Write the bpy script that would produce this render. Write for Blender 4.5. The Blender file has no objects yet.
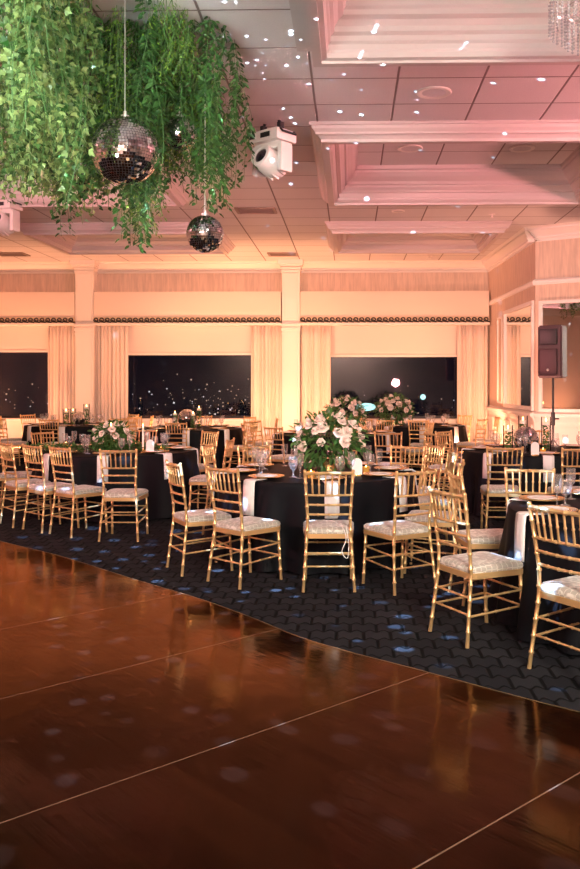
import bpy, bmesh, math, random
from mathutils import Vector, Matrix, noise
R = math.radians; PI = math.pi
random.seed(7)
SC = bpy.context.scene
COL = SC.collection

# ------------------------------------------------------------------ camera
F, CX, CY, EYE = 850.0, 330.0, 383.0, 1.59
YAW = math.atan(20 / F)
cam_d = bpy.data.cameras.new('camera'); cam = bpy.data.objects.new('camera', cam_d); COL.objects.link(cam)
cam_d.sensor_fit = 'HORIZONTAL'; cam_d.sensor_width = 36; cam_d.lens = 36 * F / 580
cam_d.shift_x = -(CX - 290) / 580; cam_d.shift_y = (CY - 434.5) / 580
cam_d.clip_start = .05; cam_d.clip_end = 2000
cam.location = (0, 0, EYE); cam.rotation_euler = (PI / 2, 0, YAW)
SC.camera = cam

# ------------------------------------------------------------------ world, exposure
w = bpy.data.worlds.new('night'); SC.world = w; w.use_nodes = True
w.node_tree.nodes['Background'].inputs[0].default_value = (.012, .016, .03, 1)
w.node_tree.nodes['Background'].inputs[1].default_value = .6
SC.view_settings.view_transform = 'Standard'; SC.view_settings.look = 'None'
SC.view_settings.gamma = 1; SC.view_settings.use_curve_mapping = False
SC.view_settings.exposure = 0.12

# ------------------------------------------------------------------ lights
def area(name, loc, target, size, power, col, sy=None, spread=180):
    l = bpy.data.lights.new(name, 'AREA'); l.energy = power; l.color = col; l.size = size
    l.spread = R(spread)
    if sy: l.shape = 'RECTANGLE'; l.size_y = sy
    o = bpy.data.objects.new(name, l); COL.objects.link(o); o.location = loc
    o.rotation_euler = (Vector(target) - Vector(loc)).to_track_quat('-Z', 'Y').to_euler(); return o
def spot(name, loc, target, power, col, ang=90, blend=1, size=.05):
    l = bpy.data.lights.new(name, 'SPOT'); l.energy = power; l.color = col; l.spot_size = R(ang)
    l.spot_blend = blend; l.shadow_soft_size = size
    o = bpy.data.objects.new(name, l); COL.objects.link(o); o.location = loc
    o.rotation_euler = (Vector(target) - Vector(loc)).to_track_quat('-Z', 'Y').to_euler(); return o
# photographer's soft light, behind and above the camera
area('key_light', (2.0, -1.0, 3.7), (0.2, 8, .6), 1.6, 300, (1, .95, .80), 1.2, 130)
area('key_light', (-2.1, -.6, 2.4), (-2.4, 6.5, 3.8), 1.0, 75, (.90, 1, .95), .8, 110)
# pink wash thrown on the ceiling by stage lamps out of the picture
PK = (1, .33, .34)
spot('pink_wash', (6.4, 6.5, 3.0), (1.5, 9.0, 4.9), 2300, PK, 95, 1, .15)
spot('pink_wash', (-8.5, 5.0, 3.0), (-1.5, 9.0, 4.9), 2900, PK, 95, 1, .15)
spot('pink_wash', (2.0, .8, 1.6), (1.2, 7.5, 4.6), 420, PK, 95, 1, .15)
spot('pink_wash', (-1.9, 12.2, 1.9), (-1.9, 12.6, 4.28), 70, (1, .38, .26), 165, 1, .1)  # added fill spot in mid-room, lifting the ceiling; no lamp stands here
# wall uplights by the pillars
AM = (1, .40, .20)
for ux in (-9.2, -7.4, -5.1, -3.4, -1.6, .2, 1.4, 2.5):
    spot('uplight', (ux, 16.9, .12), (ux + .1, 18.9, 3.2), 330, AM, 150, 1, .15)
for ux in (-6.6, -4.0, -1.4, 1.6):
    spot('uplight', (ux, 16.9, .12), (ux, 17.8, 4.28), 430, (1, .42, .19), 70, 1, .15)
spot('uplight', (2.0, 16.0, .15), (3.1, 17.2, 3.0), 340, AM, 130, 1, .12)
spot('uplight', (2.7, 12.6, .15), (3.9, 14.8, 3.0), 430, (1, .42, .28), 140, 1, .12)
spot('far_table_fill', (-1.3, 12.9, 3.9), (-1.3, 15.5, .8), 170, (1, .55, .28), 160, 1, .2)  # added warm fill over the far tables, with no fixture there
for uy in (3, 8, 13): spot('uplight', (-9.2, uy, .15), (-10.4, uy + .3, 2.6), 160, AM, 150, 1, .1)  # added unseen lamps, giving the wide mirror a lit wall to reflect
# added unseen light on the front wall, brightening ball and window reflections
area('front_wall_fill', (-1.7, -1.6, 3.9), (-1.7, -3, 1.6), 6, 560, (1, .80, .70), .5, 160)
# cool stage wash high on the left
spot('stage_light', (-6.0, 3.2, 3.2), (-1.1, 6.2, 4.28), 900, (.40, .80, 1), 30, 1, .1)
spot('stage_wash', (-2.3, 2.4, 1.5), (-2.4, 6.6, 3.9), 800, (.88, 1, .90), 60, 1, .12)

def gobo(name, loc, power, col, scale, thr, pw_=1.5, down=False):
    """a lamp whose light leaves it as separate round beams, as light leaves a mirror ball"""
    l = bpy.data.lights.new(name, 'POINT'); l.energy = power; l.color = col; l.shadow_soft_size = .012
    l.use_nodes = True; nt = l.node_tree; n = nt.nodes; n.clear()
    out = n.new('ShaderNodeOutputLight'); em = n.new('ShaderNodeEmission')
    tc = n.new('ShaderNodeTexCoord'); v = n.new('ShaderNodeTexVoronoi'); v.inputs['Scale'].default_value = scale
    v.inputs['Randomness'].default_value = .85
    mr = n.new('ShaderNodeMapRange'); mr.inputs['From Min'].default_value = thr; mr.inputs['From Max'].default_value = thr * .75
    sp = n.new('ShaderNodeSeparateColor'); pw = n.new('ShaderNodeMath'); pw.operation = 'POWER'; pw.inputs[1].default_value = pw_
    mu = n.new('ShaderNodeMath'); mu.operation = 'MULTIPLY'
    nt.links.new(tc.outputs['Normal'], v.inputs['Vector']); nt.links.new(v.outputs['Distance'], mr.inputs['Value'])
    nt.links.new(v.outputs['Color'], sp.inputs[0]); nt.links.new(sp.outputs[0], pw.inputs[0])
    nt.links.new(mr.outputs[0], mu.inputs[0]); nt.links.new(pw.outputs[0], mu.inputs[1])
    last = mu.outputs[0]
    if not down:
        s = n.new('ShaderNodeSeparateXYZ'); nt.links.new(tc.outputs['Normal'], s.inputs[0])
        m2 = n.new('ShaderNodeMapRange'); m2.inputs['From Min'].default_value = -.50; m2.inputs['From Max'].default_value = -.30
        nt.links.new(s.outputs[2], m2.inputs['Value']); m3 = n.new('ShaderNodeMath'); m3.operation = 'MULTIPLY'
        nt.links.new(last, m3.inputs[0]); nt.links.new(m2.outputs[0], m3.inputs[1]); last = m3.outputs[0]
    if down:
        s = n.new('ShaderNodeSeparateXYZ'); nt.links.new(tc.outputs['Normal'], s.inputs[0])
        m2 = n.new('ShaderNodeMapRange'); m2.inputs['From Min'].default_value = -.30; m2.inputs['From Max'].default_value = -.42
        nt.links.new(s.outputs[2], m2.inputs['Value']); m3 = n.new('ShaderNodeMath'); m3.operation = 'MULTIPLY'
        nt.links.new(last, m3.inputs[0]); nt.links.new(m2.outputs[0], m3.inputs[1]); last = m3.outputs[0]
    nt.links.new(last, em.inputs['Strength']); nt.links.new(em.outputs[0], out.inputs[0])
    o = bpy.data.objects.new(name, l); COL.objects.link(o); o.location = loc; return o
gobo('mirror_ball_beams', (-.72, 6.3, 2.5), 13000, (.55, .74, 1), 17, .10, .8)
gobo('mirror_ball_beams', (-1.5, 5.5, 2.8), 5000, (.32, .58, 1), 16, .27, .8, True)

# ------------------------------------------------------------------ helpers
ca, sa = math.cos(YAW), math.sin(YAW)
def at(px, py, Y):
    t = (px - CX) / F
    X = Y * (t * ca - sa) / (ca + t * sa)
    d = -X * sa + Y * ca
    return Vector((X, Y, EYE - (py - CY) / F * d))
def on_height(px, py, z):
    """the point of the level z seen at that place"""
    t = (px - CX) / F; d = (EYE - z) * F / (py - CY)
    X = t * d * ca - d * sa; Y = t * d * sa + d * ca
    return Vector((X, Y, z))
def pix(p):
    u = p[0] * ca + p[1] * sa; d = -p[0] * sa + p[1] * ca
    return CX + F * u / d, CY - (p[2] - EYE) * F / d

def mesh_obj(name, bm, mat, parent=None, smooth=True, loc=None):
    me = bpy.data.meshes.new(name); bm.normal_update(); bm.to_mesh(me); bm.free()
    for m in (mat if isinstance(mat, (list, tuple)) else [mat]): me.materials.append(m)
    if smooth:
        for p in me.polygons: p.use_smooth = True
        try: me.set_sharp_from_angle(angle=R(40))
        except Exception: pass
    o = bpy.data.objects.new(name, me); COL.objects.link(o)
    if parent: o.parent = parent
    if loc is not None: o.location = loc
    return o
def empty(name, loc=(0, 0, 0), rz=0):
    o = bpy.data.objects.new(name, None); o.empty_display_size = .1
    COL.objects.link(o); o.location = loc; o.rotation_euler = (0, 0, rz); return o
def tag(o, label, cat, group=None, kind=None):
    o['label'] = label; o['category'] = cat
    if group: o['group'] = group
    if kind: o['kind'] = kind
    return o
def struct(o): o['kind'] = 'structure'; return o
KIDS = {}
def copy_tree(o, loc, rz, scale=None):
    c = o.copy(); COL.objects.link(c); c.location = loc; c.rotation_euler = (o.rotation_euler[0], o.rotation_euler[1], rz)
    if scale: c.scale = (scale,) * 3
    for ch in o.children:
        d = ch.copy(); COL.objects.link(d); d.parent = c
        for g in ch.children:
            e = g.copy(); COL.objects.link(e); e.parent = d
    return c
class Maker:
    """builds one of a kind, then hands out the first and copies after it"""
    def __init__(s, build): s.build = build; s.first = None
    def put(s, loc, rz, label, cat, group=None, scale=None):
        if s.first is None:
            s.first = o = s.build(); o.location = loc; o.rotation_euler = (0, 0, rz)
            if scale: o.scale = (scale,) * 3
            bpy.context.view_layer.update()
        else: o = copy_tree(s.first, loc, rz, scale)
        if s.first is not o and not scale: o.scale = (1, 1, 1)
        return tag(o, label, cat, group)

def box(bm, c, s, bev=0, rot=None, mi=0):
    g = bmesh.ops.create_cube(bm, size=1)['verts']
    M = Matrix.Translation(c) @ (rot.to_4x4() if rot else Matrix()) @ Matrix.Diagonal((s[0], s[1], s[2], 1))
    bmesh.ops.transform(bm, matrix=M, verts=g)
    fs = {f for v in g for f in v.link_faces}
    for f in fs: f.material_index = mi
    if bev:
        es = list({e for v in g for e in v.link_edges})
        bmesh.ops.bevel(bm, geom=es, offset=bev, segments=2, affect='EDGES', profile=.7)
    return bm
def tube(bm, pts, rad, seg=8, cap=True, mi=0):
    pts = [Vector(p) for p in pts]; rings = []
    if not isinstance(rad, (list, tuple)): rad = [rad] * len(pts)
    up = Vector((0, 0, 1))
    for i, p in enumerate(pts):
        a = pts[max(0, i - 1)]; b = pts[min(len(pts) - 1, i + 1)]
        d = (b - a).normalized()
        u = up if abs(d.dot(up)) < .95 else Vector((0, 1, 0))
        x = d.cross(u).normalized(); y = x.cross(d).normalized()
        rings.append([bm.verts.new(p + (x * math.cos(t) + y * math.sin(t)) * rad[i]) for t in [2 * PI * k / seg for k in range(seg)]])
    for i in range(len(rings) - 1):
        for k in range(seg):
            f = bm.faces.new((rings[i][k], rings[i][(k + 1) % seg], rings[i + 1][(k + 1) % seg], rings[i + 1][k])); f.material_index = mi
    if cap:
        for r_ in (rings[0][::-1], rings[-1]):
            f = bm.faces.new(r_); f.material_index = mi
    return bm
def bamboo(bm, pts, r, n, seg=8):
    """a turned rod with raised rings"""
    pts = [Vector(p) for p in pts]
    L = [0]
    for a, b in zip(pts, pts[1:]): L.append(L[-1] + (b - a).length)
    def ev(s):
        for i in range(len(pts) - 1):
            if s <= L[i + 1] or i == len(pts) - 2:
                return pts[i].lerp(pts[i + 1], min(1, (s - L[i]) / max(1e-6, L[i + 1] - L[i])))
    T = L[-1]; P = [(0, r)]
    for k in range(1, n + 1):
        s = T * k / (n + 1)
        P += [(s - .010, r * .9), (s - .004, r * 1.22), (s + .004, r * 1.22), (s + .010, r * .9)]
    P.append((T, r))
    for x in L[1:-1]: P.append((x, r))
    P.sort()
    Q = []
    for s, rr in P:
        if not Q or s - Q[-1][0] > .003: Q.append((s, rr))
    return tube(bm, [ev(s) for s, _ in Q], [rr for _, rr in Q], seg)
def lathe(bm, prof, seg=24, wave=None, mi=0, c=(0, 0, 0), cap=True):
    rings = []
    for r, z in prof:
        ring = []
        for k in range(seg):
            t = 2 * PI * k / seg; rr = r + (wave(t, z) if wave else 0)
            ring.append(bm.verts.new((c[0] + rr * math.cos(t), c[1] + rr * math.sin(t), c[2] + z)))
        rings.append(ring)
    for a, b in zip(rings, rings[1:]):
        for k in range(seg):
            f = bm.faces.new((a[k], a[(k + 1) % seg], b[(k + 1) % seg], b[k])); f.material_index = mi
    if prof[0][0] > 1e-4: f = bm.faces.new(rings[0][::-1]); f.material_index = mi
    if cap and prof[-1][0] > 1e-4: f = bm.faces.new(rings[-1]); f.material_index = mi
    bmesh.ops.remove_doubles(bm, verts=bm.verts[:], dist=1e-5)
    return bm
def quad(bm, a, b, c, d, mi=0):
    f = bm.faces.new([bm.verts.new(p) for p in (a, b, c, d)]); f.material_index = mi; return f
def extrude_profile(bm, prof, A, B, up=Vector((0, 0, 1)), mi=0, n=None):
    """prof: (out, z) pairs swept from A to B; n = outward direction"""
    A = Vector(A); B = Vector(B); d = (B - A).normalized()
    n = n or d.cross(up)
    ra = [bm.verts.new(A + n * o + up * z) for o, z in prof]; rb = [bm.verts.new(B + n * o + up * z) for o, z in prof]
    for i in range(len(prof) - 1):
        f = bm.faces.new((ra[i], rb[i], rb[i + 1], ra[i + 1])); f.material_index = mi
    for rr in (ra, rb):
        try: bm.faces.new(rr)
        except Exception: pass

# ------------------------------------------------------------------ materials
def mat(name, col, rough=.5, metal=0, bump=None, spec=None, trans=0, ior=None, emit=None, es=0, coat=0, sheen=0):
    m = bpy.data.materials.new(name); m.use_nodes = True; b = m.node_tree.nodes['Principled BSDF']
    b.inputs['Base Color'].default_value = (*col, 1); b.inputs['Roughness'].default_value = rough
    b.inputs['Metallic'].default_value = metal
    if spec is not None: b.inputs['Specular IOR Level'].default_value = spec
    if trans: b.inputs['Transmission Weight'].default_value = trans
    if ior: b.inputs['IOR'].default_value = ior
    if coat: b.inputs['Coat Weight'].default_value = coat
    if sheen: b.inputs['Sheen Weight'].default_value = sheen
    if emit: b.inputs['Emission Color'].default_value = (*emit, 1); b.inputs['Emission Strength'].default_value = es
    if bump: noise_bump(m, *bump)
    return m
def noise_bump(m, scale, strength, stretch=(1, 1, 1), dist=.01, colvar=0):
    nt = m.node_tree; n = nt.nodes; b = n['Principled BSDF']
    tc = n.new('ShaderNodeTexCoord'); mp = n.new('ShaderNodeMapping'); mp.inputs['Scale'].default_value = stretch
    t = n.new('ShaderNodeTexNoise'); t.inputs['Scale'].default_value = scale; t.inputs['Detail'].default_value = 4
    bp = n.new('ShaderNodeBump'); bp.inputs['Strength'].default_value = strength; bp.inputs['Distance'].default_value = dist
    nt.links.new(tc.outputs['Object'], mp.inputs[0]); nt.links.new(mp.outputs[0], t.inputs['Vector'])
    nt.links.new(t.outputs['Fac'], bp.inputs['Height']); nt.links.new(bp.outputs[0], b.inputs['Normal'])
    if colvar:
        c = b.inputs['Base Color'].default_value[:]
        mx = n.new('ShaderNodeMix'); mx.data_type = 'RGBA'
        mx.inputs[6].default_value = (*[v * (1 - colvar) for v in c[:3]], 1)
        mx.inputs[7].default_value = (*[min(1, v * (1 + colvar)) for v in c[:3]], 1)
        cr = n.new('ShaderNodeMapRange'); cr.inputs[1].default_value = .35; cr.inputs[2].default_value = .65
        nt.links.new(t.outputs['Fac'], cr.inputs[0]); nt.links.new(cr.outputs[0], mx.inputs[0]); nt.links.new(mx.outputs[2], b.inputs['Base Color'])
    return m
M_wallpaper = noise_bump(mat('wallpaper', (.68, .53, .42), .8), 26, .1, (1, 1, .1), .002, .10)
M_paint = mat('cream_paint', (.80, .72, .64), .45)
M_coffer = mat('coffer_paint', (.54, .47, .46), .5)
M_white = mat('white_trim', (.82, .77, .72), .4)
M_fabric = mat('curtain_fabric', (.76, .64, .54), .85, bump=(60, .15, (1, 1, .2), .003), sheen=.2)
M_shade = mat('shade_fabric', (.74, .62, .54), .85, bump=(80, .1, (1, 1, 1), .003))
M_valance = mat('valance_fabric', (.76, .63, .52), .8, bump=(90, .15, (1, 1, 1), .003))
M_scroll = mat('scroll_braid', (.05, .035, .025), .6)
M_frame = mat('window_bronze', (.03, .02, .018), .4)
M_gold = mat('gold_paint', (.74, .48, .22), .30, .6, bump=(40, .08, (1, 1, 1), .002))
M_black = mat('black_linen', (.0035, .004, .006), .6, bump=(150, .2, (1, 1, 1), .002), spec=.12)
M_napkin = mat('white_linen', (.80, .79, .77), .8, bump=(200, .15, (1, 1, 1), .001))
M_charger = mat('gold_charger', (.86, .55, .22), .25, .8)
M_china = mat('white_china', (.85, .83, .80), .2)
M_mirror = mat('mirror_tile', (.86, .88, .90), .04, 1)
M_grout = mat('ball_grout', (.05, .05, .055), .6)
M_wax = mat('white_wax', (.90, .84, .72), .5)
M_flame = mat('candle_flame', (1, .6, .2), .5, emit=(1, .55, .16), es=16)
M_stem = mat('green_stem', (.05, .14, .03), .6)
M_speaker = mat('speaker_plastic', (.075, .04, .042), .5, bump=(120, .2, (1, 1, 1), .002))
M_grille = mat('speaker_grille', (.07, .03, .035), .45)
M_bmetal = mat('black_metal', (.02, .018, .02), .4)
M_lampw = mat('fixture_white', (.78, .72, .70), .35)
M_lens = mat('lens_glass', (.01, .01, .015), .05, coat=1)
M_vent = mat('vent_metal', (.26, .18, .15), .5)
M_dark = mat('dark_gap', (.02, .015, .012), .8)
M_side = mat('plain_wall', (.55, .42, .36), .8)
M_mirrorglass = mat('mirror_glass', (.88, .86, .84), .015, 1)
M_wire = mat('steel_wire', (.8, .8, .8), .3, .8)
M_pinkbox = mat('blush_card', (.85, .62, .55), .6)

def glassmat(name, tint=(1, 1, 1), gl=.12):
    m = bpy.data.materials.new(name); m.use_nodes = True; nt = m.node_tree; n = nt.nodes; n.clear()
    o = n.new('ShaderNodeOutputMaterial'); mx = n.new('ShaderNodeMixShader'); t = n.new('ShaderNodeBsdfTransparent'); g = n.new('ShaderNodeBsdfGlossy')
    lw = n.new('ShaderNodeLayerWeight'); lw.inputs[0].default_value = gl; g.inputs['Roughness'].default_value = .02; t.inputs[0].default_value = (*tint, 1)
    nt.links.new(lw.outputs['Fresnel'], mx.inputs[0]); nt.links.new(t.outputs[0], mx.inputs[1]); nt.links.new(g.outputs[0], mx.inputs[2]); nt.links.new(mx.outputs[0], o.inputs[0]); return m
M_pane = glassmat('window_glass', (.55, .55, .6), .42)
M_clear = glassmat('clear_glass', (.97, .97, .97), .2)
def crystalmat():
    m = bpy.data.materials.new('cut_crystal'); m.use_nodes = True; nt = m.node_tree; n = nt.nodes; n.clear()
    o = n.new('ShaderNodeOutputMaterial'); t = n.new('ShaderNodeBsdfTransparent'); t.inputs[0].default_value = (.98, .97, .96, 1)
    g = n.new('ShaderNodeBsdfGlossy'); g.inputs['Roughness'].default_value = .22
    d = n.new('ShaderNodeBsdfTranslucent'); d.inputs[0].default_value = (.95, .93, .9, 1); df = n.new('ShaderNodeBsdfDiffuse'); df.inputs[0].default_value = (.95, .93, .9, 1)
    a = n.new('ShaderNodeMixShader'); a.inputs[0].default_value = .5; nt.links.new(d.outputs[0], a.inputs[1]); nt.links.new(df.outputs[0], a.inputs[2])
    b = n.new('ShaderNodeMixShader'); b.inputs[0].default_value = .5; nt.links.new(a.outputs[0], b.inputs[1]); nt.links.new(g.outputs[0], b.inputs[2])
    lw = n.new('ShaderNodeLayerWeight'); lw.inputs[0].default_value = .35; mr = n.new('ShaderNodeMapRange'); mr.inputs[3].default_value = .14; mr.inputs[4].default_value = .62
    nt.links.new(lw.outputs['Facing'], mr.inputs[0]); c = n.new('ShaderNodeMixShader'); nt.links.new(mr.outputs[0], c.inputs[0]); nt.links.new(t.outputs[0], c.inputs[1]); nt.links.new(b.outputs[0], c.inputs[2]); nt.links.new(c.outputs[0], o.inputs[0]); return m
M_glass = crystalmat()
SC.cycles.transparent_max_bounces = 48

def leafmat(name, a, b, trans=.35):
    m = bpy.data.materials.new(name); m.use_nodes = True; nt = m.node_tree; n = nt.nodes; p = n['Principled BSDF']
    g = n.new('ShaderNodeNewGeometry'); mx = n.new('ShaderNodeMix'); mx.data_type = 'RGBA'
    mx.inputs[6].default_value = (*a, 1); mx.inputs[7].default_value = (*b, 1)
    nt.links.new(g.outputs['Random Per Island'], mx.inputs[0]); nt.links.new(mx.outputs[2], p.inputs['Base Color'])
    p.inputs['Roughness'].default_value = .38
    tr = n.new('ShaderNodeBsdfTranslucent'); ms = n.new('ShaderNodeMixShader'); ms.inputs[0].default_value = trans
    nt.links.new(mx.outputs[2], tr.inputs[0]); nt.links.new(p.outputs[0], ms.inputs[1]); nt.links.new(tr.outputs[0], ms.inputs[2])
    nt.links.new(ms.outputs[0], n['Material Output'].inputs[0]); return m
M_ivy = leafmat('ivy_leaf', (.02, .09, .015), (.32, .48, .17))
M_fern = leafmat('fern_leaf', (.03, .11, .01), (.26, .48, .06))
M_ruscus = leafmat('ruscus_leaf', (.012, .05, .012), (.07, .21, .05), .2)
M_bouquet = leafmat('bouquet_leaf', (.03, .10, .02), (.09, .22, .05), .2)
M_rose = noise_bump(mat('white_rose', (.88, .76, .68), .6, sheen=.2), 8, .0, (1, 1, 1), .001, .07)

def seatmat():
    m = mat('silver_brocade', (.62, .58, .52), .45, sheen=.3); nt = m.node_tree; n = nt.nodes; b = n['Principled BSDF']
    tc = n.new('ShaderNodeTexCoord'); v = n.new('ShaderNodeTexVoronoi'); v.feature = 'DISTANCE_TO_EDGE'; v.inputs['Scale'].default_value = 26; v.inputs['Randomness'].default_value = .25
    mr = n.new('ShaderNodeMapRange'); mr.inputs[1].default_value = .03; mr.inputs[2].default_value = .08
    mx = n.new('ShaderNodeMix'); mx.data_type = 'RGBA'; mx.inputs[6].default_value = (.66, .62, .55, 1); mx.inputs[7].default_value = (.38, .34, .29, 1)
    nt.links.new(tc.outputs['Object'], v.inputs['Vector']); nt.links.new(v.outputs['Distance'], mr.inputs[0]); nt.links.new(mr.outputs[0], mx.inputs[0]); nt.links.new(mx.outputs[2], b.inputs['Base Color']); return m
M_seat = seatmat()

def ceilmat():
    m = mat('ceiling_tile', (.66, .62, .62), .75); nt = m.node_tree; n = nt.nodes; b = n['Principled BSDF']
    tc = n.new('ShaderNodeTexCoord'); s = n.new('ShaderNodeSeparateXYZ'); nt.links.new(tc.outputs['Object'], s.inputs[0])
    def line(out, off, per, wd):
        a = n.new('ShaderNodeMath'); a.operation = 'SUBTRACT'; a.inputs[1].default_value = off; nt.links.new(out, a.inputs[0])
        d = n.new('ShaderNodeMath'); d.operation = 'PINGPONG'; d.inputs[1].default_value = per / 2; nt.links.new(a.outputs[0], d.inputs[0])
        l = n.new('ShaderNodeMapRange'); l.inputs[1].default_value = wd; l.inputs[2].default_value = wd + .006; nt.links.new(d.outputs[0], l.inputs[0]); return l.outputs[0]
    mi = n.new('ShaderNodeMath'); mi.operation = 'MINIMUM'
    nt.links.new(line(s.outputs[0], -.336, .757, .007), mi.inputs[0]); nt.links.new(line(s.outputs[1], 8.21, .70, .006), mi.inputs[1])
    mx = n.new('ShaderNodeMix'); mx.data_type = 'RGBA'; mx.inputs[6].default_value = (.22, .17, .16, 1)
    nz = n.new('ShaderNodeTexNoise'); nz.inputs['Scale'].default_value = 90
    m2 = n.new('ShaderNodeMix'); m2.data_type = 'RGBA'; m2.inputs[6].default_value = (.60, .56, .56, 1); m2.inputs[7].default_value = (.74, .70, .70, 1)
    nt.links.new(tc.outputs['Object'], nz.inputs['Vector']); nt.links.new(nz.outputs[0], m2.inputs[0]); nt.links.new(m2.outputs[2], mx.inputs[7])
    nt.links.new(mi.outputs[0], mx.inputs[0]); nt.links.new(mx.outputs[2], b.inputs['Base Color'])
    bp = n.new('ShaderNodeBump'); bp.inputs['Distance'].default_value = .01; bp.inputs['Strength'].default_value = .8
    nt.links.new(mi.outputs[0], bp.inputs['Height']); nt.links.new(bp.outputs[0], b.inputs['Normal']); return m
M_ceil = ceilmat()

def carpetmat():
    m = mat('carpet', (.03, .03, .035), .95, spec=.15); nt = m.node_tree; n = nt.nodes; b = n['Principled BSDF']
    tc = n.new('ShaderNodeTexCoord'); mp = n.new('ShaderNodeMapping'); nt.links.new(tc.outputs['Object'], mp.inputs[0])
    v = n.new('ShaderNodeTexBrick'); v.offset = .5; v.inputs['Scale'].default_value = 1
    v.inputs['Brick Width'].default_value = .17; v.inputs['Row Height'].default_value = .165; v.inputs['Mortar Size'].default_value = .014; v.inputs['Mortar Smooth'].default_value = .6
    # bend the rows into a scale pattern
    s = n.new('ShaderNodeSeparateXYZ'); nt.links.new(mp.outputs[0], s.inputs[0])
    k = n.new('ShaderNodeMath'); k.operation = 'MULTIPLY'; k.inputs[1].default_value = 2 * PI / .085; nt.links.new(s.outputs[0], k.inputs[0])
    sn = n.new('ShaderNodeMath'); sn.operation = 'COSINE'; nt.links.new(k.outputs[0], sn.inputs[0])
    am = n.new('ShaderNodeMath'); am.operation = 'MULTIPLY_ADD'; am.inputs[1].default_value = .022; nt.links.new(sn.outputs[0], am.inputs[0]); nt.links.new(s.outputs[1], am.inputs[2])
    cb = n.new('ShaderNodeCombineXYZ'); nt.links.new(s.outputs[0], cb.inputs[0]); nt.links.new(am.outputs[0], cb.inputs[1]); nt.links.new(cb.outputs[0], v.inputs['Vector'])
    v.inputs['Color1'].default_value = (.034, .033, .040, 1); v.inputs['Color2'].default_value = (.020, .019, .025, 1); v.inputs['Mortar'].default_value = (.002, .002, .003, 1)
    nz = n.new('ShaderNodeTexNoise'); nz.inputs['Scale'].default_value = 180
    mx = n.new('ShaderNodeMix'); mx.data_type = 'RGBA'; mx.blend_type = 'MULTIPLY'; mx.inputs[0].default_value = .7
    nt.links.new(v.outputs['Color'], mx.inputs[6]); nt.links.new(nz.outputs[0], mx.inputs[7]); nt.links.new(tc.outputs['Object'], nz.inputs['Vector'])
    nt.links.new(mx.outputs[2], b.inputs['Base Color'])
    bp = n.new('ShaderNodeBump'); bp.inputs['Distance'].default_value = .01; bp.inputs['Strength'].default_value = .7; bp.invert = True
    nt.links.new(v.outputs['Fac'], bp.inputs['Height']); nt.links.new(bp.outputs[0], b.inputs['Normal']); return m
M_carpet = carpetmat()

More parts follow.
